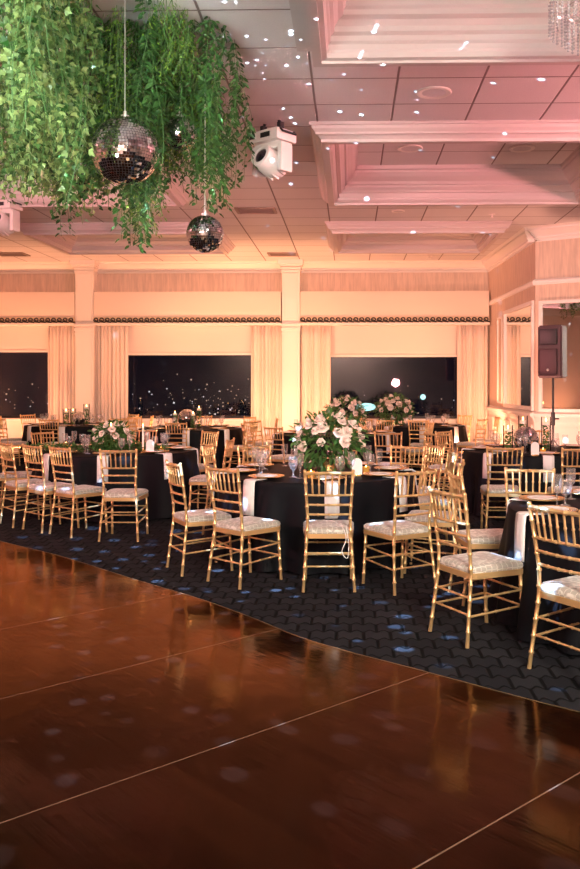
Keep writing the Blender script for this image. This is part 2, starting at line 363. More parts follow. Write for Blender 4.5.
def dancemat():
    m = mat('dance_floor', (.05, .016, .006), .16, ior=1.5)
    m.node_tree.nodes['Principled BSDF'].inputs['Specular Tint'].default_value = (1, .62, .38, 1); nt = m.node_tree; n = nt.nodes; b = n['Principled BSDF']
    tc = n.new('ShaderNodeTexCoord'); mp = n.new('ShaderNodeMapping'); mp.inputs['Rotation'].default_value = (0, 0, R(-44))
    nt.links.new(tc.outputs['Object'], mp.inputs[0]); s = n.new('ShaderNodeSeparateXYZ'); nt.links.new(mp.outputs[0], s.inputs[0])
    # planks run across the seams (local Y), seams along local X
    br = n.new('ShaderNodeTexBrick'); br.inputs['Scale'].default_value = 1; br.inputs['Brick Width'].default_value = 1.22; br.inputs['Row Height'].default_value = .076
    br.inputs['Mortar Size'].default_value = .0012; br.offset = .37
    br.inputs['Color1'].default_value = (.020, .006, .003, 1); br.inputs['Color2'].default_value = (.009, .003, .002, 1); br.inputs['Mortar'].default_value = (.008, .003, .002, 1)
    sw = n.new('ShaderNodeCombineXYZ'); nt.links.new(s.outputs[1], sw.inputs[0]); nt.links.new(s.outputs[0], sw.inputs[1]); nt.links.new(sw.outputs[0], br.inputs['Vector'])
    gm = n.new('ShaderNodeMapping'); gm.inputs['Scale'].default_value = (34, 1.6, 1); nt.links.new(mp.outputs[0], gm.inputs[0])
    nz = n.new('ShaderNodeTexNoise'); nz.inputs['Scale'].default_value = 1; nz.inputs['Detail'].default_value = 5; nt.links.new(gm.outputs[0], nz.inputs['Vector'])
    mx = n.new('ShaderNodeMix'); mx.data_type = 'RGBA'; mx.blend_type = 'MULTIPLY'; mx.inputs[0].default_value = .6
    nt.links.new(br.outputs['Color'], mx.inputs[6]); nt.links.new(nz.outputs[0], mx.inputs[7])
    # panel seams every 4 ft
    def line(out, off, per, wd):
        a = n.new('ShaderNodeMath'); a.operation = 'SUBTRACT'; a.inputs[1].default_value = off; nt.links.new(out, a.inputs[0])
        d = n.new('ShaderNodeMath'); d.operation = 'PINGPONG'; d.inputs[1].default_value = per / 2; nt.links.new(a.outputs[0], d.inputs[0])
        l = n.new('ShaderNodeMapRange'); l.inputs[1].default_value = wd; l.inputs[2].default_value = wd * .5; nt.links.new(d.outputs[0], l.inputs[0]); return l.outputs[0]
    l1 = line(s.outputs[1], 3.027, 1.19, .0042)
    m3 = n.new('ShaderNodeMix'); m3.data_type = 'RGBA'; m3.inputs[7].default_value = (.20, .12, .08, 1)
    nt.links.new(l1, m3.inputs[0]); nt.links.new(mx.outputs[2], m3.inputs[6]); nt.links.new(m3.outputs[2], b.inputs['Base Color'])
    bp = n.new('ShaderNodeBump'); bp.inputs['Distance'].default_value = .004; bp.inputs['Strength'].default_value = .16
    nt.links.new(nz.outputs[0], bp.inputs['Height'])
    b2 = n.new('ShaderNodeBump'); b2.inputs['Distance'].default_value = .02; b2.inputs['Strength'].default_value = .10
    n2 = n.new('ShaderNodeTexNoise'); n2.inputs['Scale'].default_value = 5; nt.links.new(tc.outputs['Object'], n2.inputs['Vector'])
    nt.links.new(n2.outputs[0], b2.inputs['Height']); nt.links.new(bp.outputs[0], b2.inputs['Normal']); nt.links.new(b2.outputs[0], b.inputs['Normal'])
    # tinted varnish over the dark wood
    df = n.new('ShaderNodeBsdfDiffuse'); gl = n.new('ShaderNodeBsdfGlossy'); gl.inputs[0].default_value = (1, .60, .34, 1); fr = n.new('ShaderNodeFresnel'); fr.inputs[0].default_value = 1.30
    ms = n.new('ShaderNodeMixShader'); nt.links.new(fr.outputs[0], ms.inputs[0]); nt.links.new(df.outputs[0], ms.inputs[1]); nt.links.new(gl.outputs[0], ms.inputs[2])
    nt.links.new(m3.outputs[2], df.inputs[0]); nt.links.new(b2.outputs[0], gl.inputs['Normal']); nt.links.new(ms.outputs[0], n['Material Output'].inputs[0])
    rr = n.new('ShaderNodeMapRange'); rr.inputs[3].default_value = .06; rr.inputs[4].default_value = .16; nt.links.new(nz.outputs[0], rr.inputs[0]); nt.links.new(rr.outputs[0], gl.inputs['Roughness'])
    return m
M_dance = dancemat()

# ------------------------------------------------------------------ the room
WY, HC, WL, WR = 18.9, EYE + 2.69, -10.4, 3.06
bm = bmesh.new(); quad(bm, (WL, -3, 0), (7, -3, 0), (7, WY + .3, 0), (WL, WY + .3, 0)); struct(mesh_obj('floor', bm, M_carpet))

# dance floor: a thin laid floor with a gently curved edge
edge = [on_height(x, y, .02) for x, y in ((-60, 522), (0, 541), (60, 556), (130, 578), (200, 599), (250, 617), (300, 637), (350, 652), (400, 665), (460, 681), (520, 697), (580, 712), (640, 726), (760, 752))]
def catmull(P, n=6):
    out = []
    for i in range(len(P) - 1):
        p0, p1, p2, p3 = P[max(0, i - 1)], P[i], P[i + 1], P[min(len(P) - 1, i + 2)]
        for k in range(n):
            t = k / n
            out.append(.5 * ((2 * p1) + (p2 - p0) * t + (2 * p0 - 5 * p1 + 4 * p2 - p3) * t * t + (3 * p1 - p0 - 3 * p2 + p3) * t ** 3))
    return out + [P[-1]]
E = catmull(edge)
bm = bmesh.new()
top = [bm.verts.new((p.x, p.y, .02)) for p in E] + [bm.verts.new((3.4, -2.9, .02)), bm.verts.new((-6, -2.9, .02))]
f = bm.faces.new(top)
r_ = bmesh.ops.extrude_face_region(bm, geom=[f]); vs = [g for g in r_['geom'] if isinstance(g, bmesh.types.BMVert)]
for v in top: v.co.z = .004
bmesh.ops.recalc_face_normals(bm, faces=bm.faces[:])
d = mesh_obj('dance_floor', bm, M_dance, smooth=False)
tag(d, 'glossy dark brown wooden dance floor laid over the patterned carpet', 'dance floor')
# metal edging along it
bm = bmesh.new(); tube(bm, [(p.x, p.y, .015) for p in E], .008, 6); mesh_obj('edge_strip', bm, mat('edge_strip', (.25, .18, .10), .25, .8), d)

# ceiling with openings for the coffers
CXR = [(-10.3, -7.6), (-5.5, -2.4), (-.27, 3.25)]; CYR = [(2.6, 6.73), (8.89, 12.05), (14.3, 16.5)]
xs = sorted({WL - .1, 7.2, 2.68} | {a - .13 for a, b in CXR} | {b + .13 for a, b in CXR}); ys = sorted({-3.0, WY + .2} | {a - .13 for a, b in CYR} | {b + .13 for a, b in CYR})
bm = bmesh.new()
for i in range(len(xs) - 1):
    for j in range(len(ys) - 1):
        mx_, my_ = (xs[i] + xs[i + 1]) / 2, (ys[j] + ys[j + 1]) / 2
        if any(a < mx_ < (2.5 if (a > -1 and my_ > 14) else b) for a, b in CXR) and any(a < my_ < b for a, b in CYR): continue
        quad(bm, (xs[i], ys[j], HC), (xs[i], ys[j + 1], HC), (xs[i + 1], ys[j + 1], HC), (xs[i + 1], ys[j], HC))
for a, b in CXR:
    for c, e in CYR:
        if a > -1 and c > 14: b = 2.55
        z = HC + (.70 if e < 8 else .30)
        quad(bm, (a, c, z), (a, e, z), (b, e, z), (b, c, z))
bmesh.ops.remove_doubles(bm, verts=bm.verts[:], dist=1e-4)
struct(mesh_obj('ceiling', bm, M_ceil, smooth=False))
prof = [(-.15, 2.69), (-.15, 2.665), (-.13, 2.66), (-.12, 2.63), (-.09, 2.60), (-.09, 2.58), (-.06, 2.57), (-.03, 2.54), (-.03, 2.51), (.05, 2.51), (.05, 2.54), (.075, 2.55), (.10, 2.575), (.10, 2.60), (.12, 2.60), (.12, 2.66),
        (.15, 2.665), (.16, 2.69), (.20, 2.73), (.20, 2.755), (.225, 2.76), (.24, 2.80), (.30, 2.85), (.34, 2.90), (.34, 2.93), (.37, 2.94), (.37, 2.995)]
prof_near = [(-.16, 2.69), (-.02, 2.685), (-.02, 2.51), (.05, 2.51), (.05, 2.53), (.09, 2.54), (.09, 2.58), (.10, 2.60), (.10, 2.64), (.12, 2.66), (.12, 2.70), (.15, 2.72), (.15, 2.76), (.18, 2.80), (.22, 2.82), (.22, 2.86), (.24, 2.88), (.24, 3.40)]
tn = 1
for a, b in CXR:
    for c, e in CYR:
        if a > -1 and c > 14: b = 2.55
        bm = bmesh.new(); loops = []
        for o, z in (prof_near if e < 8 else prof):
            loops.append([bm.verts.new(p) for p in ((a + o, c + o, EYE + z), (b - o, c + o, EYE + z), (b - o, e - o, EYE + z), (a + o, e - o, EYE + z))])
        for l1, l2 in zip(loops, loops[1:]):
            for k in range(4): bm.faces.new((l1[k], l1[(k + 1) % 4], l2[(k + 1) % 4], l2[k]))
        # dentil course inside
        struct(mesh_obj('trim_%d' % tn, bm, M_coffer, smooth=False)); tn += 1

# far wall with three window openings
WZ = [(at(0, 429, WY).z, at(0, 352, WY).z)]
def X(px): return at(px, 383, WY).x
def Z(py): return at(290, py, WY).z
wins = [(X(-70), X(64)), (X(120), X(262)), (X(322), X(466))]
zb, zt = .80, Z(350) + .3
def holed(bm, x0, x1, z0, z1, y, holes):
    xs = sorted({x0, x1} | {v for h in holes for v in h[:2]}); zs = sorted({z0, z1} | {v for h in holes for v in h[2:]})
    for i in range(len(xs) - 1):
        for j in range(len(zs) - 1):
            mx_, mz_ = (xs[i] + xs[i + 1]) / 2, (zs[j] + zs[j + 1]) / 2
            if any(h[0] < mx_ < h[1] and h[2] < mz_ < h[3] for h in holes): continue
            box(bm, ((xs[i] + xs[i + 1]) / 2, y, (zs[j] + zs[j + 1]) / 2), (xs[i + 1] - xs[i], .2, zs[j + 1] - zs[j]))
bm = bmesh.new(); holed(bm, WL - .1, WR + .1, 0, HC, WY + .1, [(a, b, zb, zt) for a, b in wins])
struct(mesh_obj('wall_back', bm, M_wallpaper, smooth=False))
for i, (a, b) in enumerate(wins):
    bm = bmesh.new()
    for xx in (a + .03, b - .03): box(bm, (xx, WY + .08, (zb + zt) / 2), (.05 if xx != (a + b) / 2 else .025, .06, zt - zb))
    for zz in (zb + .03, zt - .03): box(bm, ((a + b) / 2, WY + .08, zz), (b - a - .05, .055, .05))
    wn = struct(mesh_obj('window_%d' % (i + 1), bm, M_frame, smooth=False))
    bm = bmesh.new(); box(bm, ((a + b) / 2, WY + .09, (zb + zt) / 2), (b - a - .06, .008, zt - zb - .06)); mesh_obj('window_pane', bm, M_pane, wn, smooth=False)
    bm = bmesh.new(); box(bm, ((a + b) / 2, WY - .05, zb - .03), (b - a + .2, .16, .05), .01); mesh_obj('window_sill', bm, M_white, wn)
# low panelling below the windows
bm = bmesh.new(); box(bm, ((WL + WR) / 2, WY - .012, .37), (WR - WL, .024, .74))
box(bm, ((WL + WR) / 2, WY - .02, .08), (WR - WL, .04, .16)); struct(mesh_obj('baseboard_back', bm, M_paint, smooth=False))
# crown along the far wall
crown = [(0, -.24), (.02, -.24), (.02, -.20), (.05, -.18), (.05, -.15), (.12, -.10), (.17, -.06), (.17, -.03), (.22, 0)]
bm = bmesh.new(); extrude_profile(bm, crown, (WL, WY, HC), (WR, WY, HC), n=Vector((0, -1, 0))); struct(mesh_obj('trim_%d' % tn, bm, M_paint)); tn += 1

# pillars
for pi_, (l, r2) in enumerate(((X(79.5), X(97.5)), (X(283), X(300.5)))):
    c = (l + r2) / 2; wd = r2 - l; bm = bmesh.new(); d = .30
    box(bm, (c, WY - d / 2, HC / 2), (wd, d, HC))
    box(bm, (c, WY - d / 2 - .02, 1.45), (wd - .08, d, 2.75), .012)           # lower raised panel
    box(bm, (c, WY - d / 2 - .02, Z(298)), (wd - .08, d, Z(275) - Z(321)), .012)  # upper raised panel
    for zz, gr, hh in ((Z(326), .05, .05), (Z(330), .03, .06), (Z(334), .015, .04), (Z(273), .03, .05), (Z(270), .06, .05), (Z(267), .10, .06), (HC - .05, .16, .10), (.2, .04, .4)):
        box(bm, (c, WY - d / 2 - gr / 2, zz), (wd + gr, d + gr, hh), .008)
    struct(mesh_obj('trim_%d' % tn, bm, M_paint, smooth=False)); tn += 1

# valances, shades and curtains
bays = [(X(-85), X(79)), (X(98), X(282)), (X(301), X(487))]
bn = ['left-hand', 'middle', 'right-hand']
def scroll(bm, x, z, s, y):
    pts = []
    for k in range(15):
        t = k / 14; a = 2 * PI * 1.15 * t + PI * .9; rr = s * (.14 + .30 * t)
        pts.append((x + math.cos(a) * rr, y, z + math.sin(a) * rr * .9))
    pts.append((x + s * .62, y, z - s * .42))
    tube(bm, pts, s * .12, 4)
for i, (a, b) in enumerate(bays):
    b2 = min(b, WR - .03); v = empty('valance', ((a + b2) / 2, WY, Z(310)))
    bm = bmesh.new(); W_ = b2 - a
    z0, z1 = Z(318), Z(293); zc = Z(310)
    box(bm, (0, -.17, (z0 + z1) / 2 - zc), (W_, .30, z1 - z0), .01); mesh_obj('fabric_panel', bm, M_valance, v)
    bm = bmesh.new(); box(bm, (0, -.18, Z(320.8) - zc), (W_ + .005, .32, Z(318) - Z(323.7)), .004)
    mesh_obj('braid_band', bm, mat('braid_cream', (.70, .55, .36), .8), v)
    bm = bmesh.new(); n_ = int(W_ / .125)
    for k in range(n_): scroll(bm, -W_ / 2 + (k + .5) * W_ / n_, Z(320.8) - zc, .125, -.345)
    mesh_obj('scroll_trim', bm, M_scroll, v)
    bm = bmesh.new(); box(bm, (0, -.2, Z(325) - zc), (W_ + .01, .38, .05), .012); mesh_obj('ledge', bm, M_paint, v)
    tag(v, 'cream fabric pelmet with dark scroll braid above the %s window' % bn[i], 'valance', 'window pelmets')
sh = [(X(-75), X(52)), (X(129), X(253)), (X(330), X(457))]
for i, (a, b) in enumerate(sh):
    bm = bmesh.new(); zt_, zb_ = Z(326), Z((352, 355, 357)[i])
    box(bm, ((a + b) / 2, WY - .06, (zt_ + zb_) / 2), (b - a, .02, zt_ - zb_), .004)
    o = mesh_obj('roman_shade', bm, M_shade); tag(o, 'pink beige flat fabric blind pulled half down in the %s window' % bn[i], 'blind', 'window blinds')
    bm = bmesh.new(); box(bm, ((a + b) / 2, WY - .075, zb_ + .02), (b - a + .01, .03, .05), .008); mesh_obj('bottom_rail', bm, M_paint, o)
def curtain(a, b, label, seed):
    rnd = random.Random(seed); bm = bmesh.new(); n = 90; rows = []
    ph = [rnd.uniform(0, 6.28) for _ in range(4)]; zt_, zb_ = Z(325.5), .06; folds = (b - a) / .085
    for j in range(9):
        t = j / 8; z = zt_ + (zb_ - zt_) * t; row = []
        for k in range(n + 1):
            u = k / n
            amp = .024 + .012 * math.sin(3 * u * 6 + ph[0])
            yy = amp * math.sin(2 * PI * folds * u + .8 * math.sin(5 * u + ph[1]) + .25 * t) + .02 * math.sin(2 * PI * 2.3 * u + ph[2] + t)
            row.append(bm.verts.new((a + (b - a) * (u + .01 * t * math.sin(9 * u + ph[3])), WY - .17 + yy, z)))
        rows.append(row)
    for r1, r2 in zip(rows, rows[1:]):
        for k in range(n): bm.faces.new((r1[k], r1[k + 1], r2[k + 1], r2[k]))
    o = mesh_obj('curtain', bm, M_fabric); md = o.modifiers.new('s', 'SOLIDIFY'); md.thickness = .006
    tag(o, label, 'curtain', 'cream window curtains')
curtain(X(51), X(80), 'cream pleated curtain left of the left pillar', 1)
curtain(X(98), X(130), 'cream pleated curtain right of the left pillar', 2)
curtain(X(252), X(283), 'cream pleated curtain just left of the middle pillar', 3)
curtain(X(301), X(331), 'cream pleated curtain just right of the middle pillar', 4)
curtain(X(456), X(486), 'cream pleated curtain in the right corner of the window wall', 5)

# angled walls on the right
A0 = Vector((WR, WY, 0)); A1 = Vector((3.22, 14.85, 0)); A2 = A1 + Vector((.85, -.53, 0)).normalized() * 3.4
def wallseg(name, P, Q):
    d = (Q - P).normalized(); n = Vector((d.y, -d.x, 0))
    if n.x > 0 or (n.x == 0 and n.y > 0): n = -n
    # n points into the room (towards -X / -Y)
    bm = bmesh.new(); rot = Matrix.Rotation(math.atan2(d.y, d.x), 3, 'Z')
    c = (P + Q) / 2 - n * .1; L = (Q - P).length
    box(bm, (c.x, c.y, HC / 2), (L, .2, HC), rot=rot); struct(mesh_obj(name, bm, M_wallpaper, smooth=False))
    return d, n, L, rot
def along(P, d, n, s, out, z): v = P + d * s + n * out; return Vector((v.x, v.y, z))
tr_z = EYE + .0
for nm, P, Q in (('wall_right', A0, A1), ('wall_right_front', A1, A2)):
    d, n, L, rot = wallseg(nm, P, Q)
    bm = bmesh.new()
    extrude_profile(bm, crown, along(P, d, n, -.127 if nm != 'wall_right' else 0, 0, HC), along(P, d, n, L + .127, 0, HC), n=n)
    zr = EYE + 80 / 850 * 18.9 - .03
    extrude_profile(bm, [(0, -.05), (.03, -.05), (.05, -.02), (.05, .02), (.02, .05), (0, .05)], along(P, d, n, 0, 0, zr), along(P, d, n, L, 0, zr), n=n)
    # chair rail, wainscot and panels
    zc_ = 1.04
    extrude_profile(bm, [(0, -.14), (.03, -.12), (.05, -.06), (.09, -.03), (.10, .02), (.06, .03), (.0, .06)], along(P, d, n, 0, 0, zc_), along(P, d, n, L, 0, zc_), n=n)
    struct(mesh_obj('trim_%d' % tn, bm, M_white)); tn += 1
    bm = bmesh.new(); c = along(P, d, n, L / 2, .015, zc_ / 2); box(bm, c, (L, .03, zc_), rot=rot)
    k = int(L / .8)
    for q in range(k):
        c = along(P, d, n, (q + .5) * L / k, .04, .5)
        wv = L / k - .2
        for (dx, dz, sx, sz) in ((0, .34, wv, .04), (0, -.34, wv, .04), (-wv / 2, 0, .04, .68), (wv / 2, 0, .04, .68)):
            box(bm, c + d * dx + Vector((0, 0, dz)), (sx, .03, sz), .008, rot)
    struct(mesh_obj('baseboard_' + nm[5:], bm, M_paint, smooth=False))
def wall_mirror(P, d, n, rot, s0, s1, z0, z1, label, fw=.07):
    c = along(P, d, n, (s0 + s1) / 2, 0, (z0 + z1) / 2); W_ = s1 - s0; H_ = z1 - z0
    t = empty('wall_mirror', c); bm = bmesh.new()
    v = lambda a, o, z: d * a + n * o + Vector((0, 0, z))
    for (a, z, sx, sz) in ((0, H_ / 2, W_ + fw, fw), (0, -H_ / 2, W_ + fw, fw), (-W_ / 2, 0, fw, H_), (W_ / 2, 0, fw, H_)):
        box(bm, v(a, .025, z), (sx, .05, sz), .012, rot)
    mesh_obj('mirror_frame', bm, M_white, t)
    bm = bmesh.new(); box(bm, v(0, .012, 0), (W_, .012, H_), 0, rot); mesh_obj('mirror_glass', bm, M_mirrorglass, t, smooth=False)
    tag(t, label, 'mirror')
dA = (A1 - A0).normalized(); nA = Vector((dA.y, -dA.x, 0)); rA = Matrix.Rotation(math.atan2(dA.y, dA.x), 3, 'Z')
dB = (A2 - A1).normalized(); nB = Vector((dB.y, -dB.x, 0)); rB = Matrix.Rotation(math.atan2(dB.y, dB.x), 3, 'Z')
if nA.x > 0: nA = -nA
if nB.y > 0: nB = -nB
wall_mirror(A0, dA, nA, rA, 1.75, 3.95, 1.14, 3.0, 'tall framed mirror reflecting the curtains beside the right corner')
wall_mirror(A1, dB, nB, rB, .10, 3.2, 1.12, 2.98, 'wide framed mirror behind the loudspeaker', .06)
# slim moulded panel left of the first mirror
bm = bmesh.new()
for (a, z, sx, sz) in ((0, .87, .42, .04), (0, -.87, .42, .04), (-.2, 0, .04, 1.75), (.2, 0, .04, 1.75)):
    box(bm, along(A0, dA, nA, 1.25 + a, .015, 2.06 + z), (sx, .03, sz), .006, rA)
struct(mesh_obj('trim_%d' % tn, bm, M_white)); tn += 1
# walls the photograph does not show
bm = bmesh.new(); box(bm, (WL - .1, 8, HC / 2), (.2, 22, HC)); struct(mesh_obj('wall_left', bm, M_side, smooth=False))
bm = bmesh.new(); box(bm, (-1.7, -3.1, HC / 2), (17.4, .2, HC)); struct(mesh_obj('wall_front', bm, M_side, smooth=False))
bm = bmesh.new(); box(bm, (7.1, 5.0, HC / 2), (.2, 16.2, HC)); struct(mesh_obj('wall_side', bm, M_side, smooth=False))

# ceiling fittings
def vent_build():
    t = empty('ceiling_vent'); bm = bmesh.new()
    for (x, y, sx, sy) in ((0, .2, .62, .05), (0, -.2, .62, .05), (-.29, 0, .05, .4), (.29, 0, .05, .4)): box(bm, (x, y, -.01), (sx, sy, .02), .004)
    mesh_obj('vent_frame', bm, M_vent, t)
    bm = bmesh.new()
    for k in range(9): box(bm, (0, -.16 + k * .04, -.012), (.54, .022, .004), rot=Matrix.Rotation(R(35), 3, 'X'))
    mesh_obj('vent_slats', bm, M_vent, t); bm = bmesh.new(); box(bm, (0, 0, -.001), (.56, .38, .002)); mesh_obj('backing', bm, M_dark, t); return t
VENT = Maker(vent_build)
for px, py, lb in ((256, 210, 'square ceiling vent right of the hanging mirror ball'), (283, 254, 'ceiling vent above the middle pillar'), (12, 254, 'ceiling vent near the left edge above the left window')):
    p = on_height(px, py, HC); VENT.put((p.x, p.y, HC), 0, lb, 'vent', 'ceiling vents')
def can_build():
    t = empty('ceiling_downlight'); bm = bmesh.new(); lathe(bm, [(.10, 0), (.16, 0), (.165, -.008), (.155, -.016), (.12, -.014), (.10, -.004)], 32)
    mesh_obj('downlight_ring', bm, M_white, t); bm = bmesh.new(); lathe(bm, [(.118, -.010), (.11, -.004), (.0001, -.003)], 32); mesh_obj('downlight_lens', bm, M_ceil, t); return t
CAN = Maker(can_build)
CZ = HC + .30
for px, py, z, lb in ((434, 92, HC, 'round ceiling downlight between the two large coffers'), (410, 148, CZ, 'round downlight in the tiled top of the coffer, left one'), (522, 148, CZ, 'round downlight in the tiled top of the coffer, right one'),
                      (398, 211, HC, 'small downlight behind the second coffer')):
    p = on_height(px, py, z); CAN.put((p.x, p.y, z), 0, lb, 'downlight', 'ceiling downlights', .65 if py == 211 else None)
def sprinkler_build():
    t = empty('sprinkler'); bm = bmesh.new(); lathe(bm, [(.05, 0), (.05, -.01), (.015, -.012), (.015, -.05), (.03, -.055), (.03, -.06), (.0001, -.06)], 12); mesh_obj('sprinkler_head', bm, M_lampw, t); return t
SPR = Maker(sprinkler_build)
for px, py, lb in ((492, 214, 'small sprinkler head behind the second coffer'), (430, 256, 'small sprinkler head near the right corner of the ceiling')):
    p = on_height(px, py, HC); SPR.put((p.x, p.y, HC), 0, lb, 'sprinkler', 'ceiling sprinklers')

# moving head stage lights
def head_build():
    t = empty('moving_head_light'); bm = bmesh.new()
    box(bm, (0, 0, -.17), (.42, .30, .12), .03); box(bm, (-.13, -.152, -.17), (.08, .01, .05), .004, mi=1); box(bm, (.05, -.152, -.17), (.14, .01, .06), .004, mi=1); mesh_obj('base', bm, [M_lampw, M_bmetal], t)
    for s in (-1, 1):
        bm = bmesh.new()
        tube(bm, [(s * .12, 0, -.12), (s * .12, 0, -.04), (s * .10, 0, .0)], .018, 8)
        box(bm, (s * .12, 0, -.06), (.05, .06, .08), .01)
        tube(bm, [(s * .21, -.10, -.12), (s * .24, -.10, -.15), (s * .24, .10, -.15), (s * .21, .10, -.12)], .012, 8)
        mesh_obj('clamp', bm, M_bmetal, t)
    bm = bmesh.new(); box(bm, (0, 0, -.26), (.34, .16, .07), .03)
    for s in (-1, 1): box(bm, (s * .18, 0, -.39), (.065, .17, .30), .03)
    yk = mesh_obj('yoke', bm, M_lampw, t)
    bm = bmesh.new(); rot = Matrix.Rotation(R(70), 4, 'X')
    lathe(bm, [(.0001, -.17), (.08, -.165), (.115, -.12), (.13, -.02), (.135, .08), (.125, .15), (.12, .17), (.085, .17), (.08, .15)], 32)
    for k in range(10):
        a = 2 * PI * k / 10; box(bm, (.125 * math.cos(a), .125 * math.sin(a), -.07), (.02, .02, .10), .004)
    bmesh.ops.transform(bm, matrix=Matrix.Translation((0, -.02, -.43)) @ rot, verts=bm.verts[:]); hd = mesh_obj('lamp_head', bm, M_lampw, t)
    bm = bmesh.new(); lathe(bm, [(.078, .15), (.06, .165), (.03, .175), (.0001, .178)], 32)
    bmesh.ops.transform(bm, matrix=Matrix.Translation((0, -.02, -.43)) @ rot, verts=bm.verts[:]); mesh_obj('lens', bm, M_lens, hd); return t
HEAD = Maker(head_build)
p = at(272, 121, 8.75); HEAD.put((p.x, p.y, HC), R(-38), 'white moving head stage light hanging beside the right edge of the greenery', 'stage light', 'moving head stage lights')
p = at(4, 205, 12.0); HEAD.put((p.x, p.y, HC), R(-15), 'white moving head stage light at the left edge below the greenery', 'stage light', 'moving head stage lights')

# ------------------------------------------------------------------ mirror balls
def ball_mesh(name, r, n):
    bm = bmesh.new(); rnd = random.Random(n)
    for j in range(n):
        t0, t1 = PI * j / n, PI * (j + 1) / n
        k = max(3, int(round(2 * n * math.sin((t0 + t1) / 2)))); g = .06
        for i in range(k):
            a0, a1 = 2 * PI * (i + g) / k, 2 * PI * (i + 1 - g) / k; u0, u1 = t0 + g * (t1 - t0), t1 - g * (t1 - t0)
            P_ = [Vector((math.sin(t) * math.cos(a), math.sin(t) * math.sin(a), math.cos(t))) * r for t, a in ((u0, a0), (u1, a0), (u1, a1), (u0, a1))]
            c = sum(P_, Vector()) / 4; nn = c.normalized()
            q = Matrix.Rotation(rnd.gauss(0, .06), 3, Vector((rnd.uniform(-1, 1), rnd.uniform(-1, 1), rnd.uniform(-1, 1))).normalized())
            f = bm.faces.new([bm.verts.new(c + q @ (p - c) + nn * .002) for p in P_]); f.material_index = 0
    lathe_start = len(bm.faces)
    g = bmesh.ops.create_uvsphere(bm, u_segments=32, v_segments=20, radius=r * .992)
    for v in g['verts']:
        for f in v.link_faces: f.material_index = 1
    me = bpy.data.meshes.new(name); bm.to_mesh(me); bm.free(); me.materials.append(M_mirror); me.materials.append(M_grout); return me
def mirror_ball(px, py, Y, r, n, label):
    p = at(px, py, Y); o = bpy.data.objects.new('mirror_ball', ball_mesh('mirror_ball', r, n)); COL.objects.link(o); o.location = p
    tag(o, label, 'mirror ball', 'hanging mirror balls')
    bm = bmesh.new(); lathe(bm, [(.03, 0), (.03, .02), (.012, .025), (.012, .05), (.0001, .05)], 12, c=(0, 0, r - .005)); mesh_obj('ball_cap', bm, M_wire, o)
    bm = bmesh.new(); tube(bm, [(0, 0, r + .04), (0, 0, HC - p.z)], .004, 6); mesh_obj('hanging_wire', bm, M_wire, o)
mirror_ball(125, 151, 5.9, 33.5 / F * 5.9, 36, 'largest mirror ball, hanging on a wire in front of the greenery')
mirror_ball(205, 234, 6.6, 18.5 / F * 6.6, 26, 'mirror ball hanging lowest, below the right end of the greenery')
mirror_ball(180, 134, 6.6, 17 / F * 6.6, 24, 'small mirror ball just right of the largest one, behind leaves')
mirror_ball(83, 179, 6.5, 13 / F * 6.5, 20, 'small mirror ball low left of the largest one, half hidden by leaves')
mirror_ball(66, 143, 6.7, 14 / F * 6.7, 20, 'small mirror ball far left of the largest one, deep in the leaves')

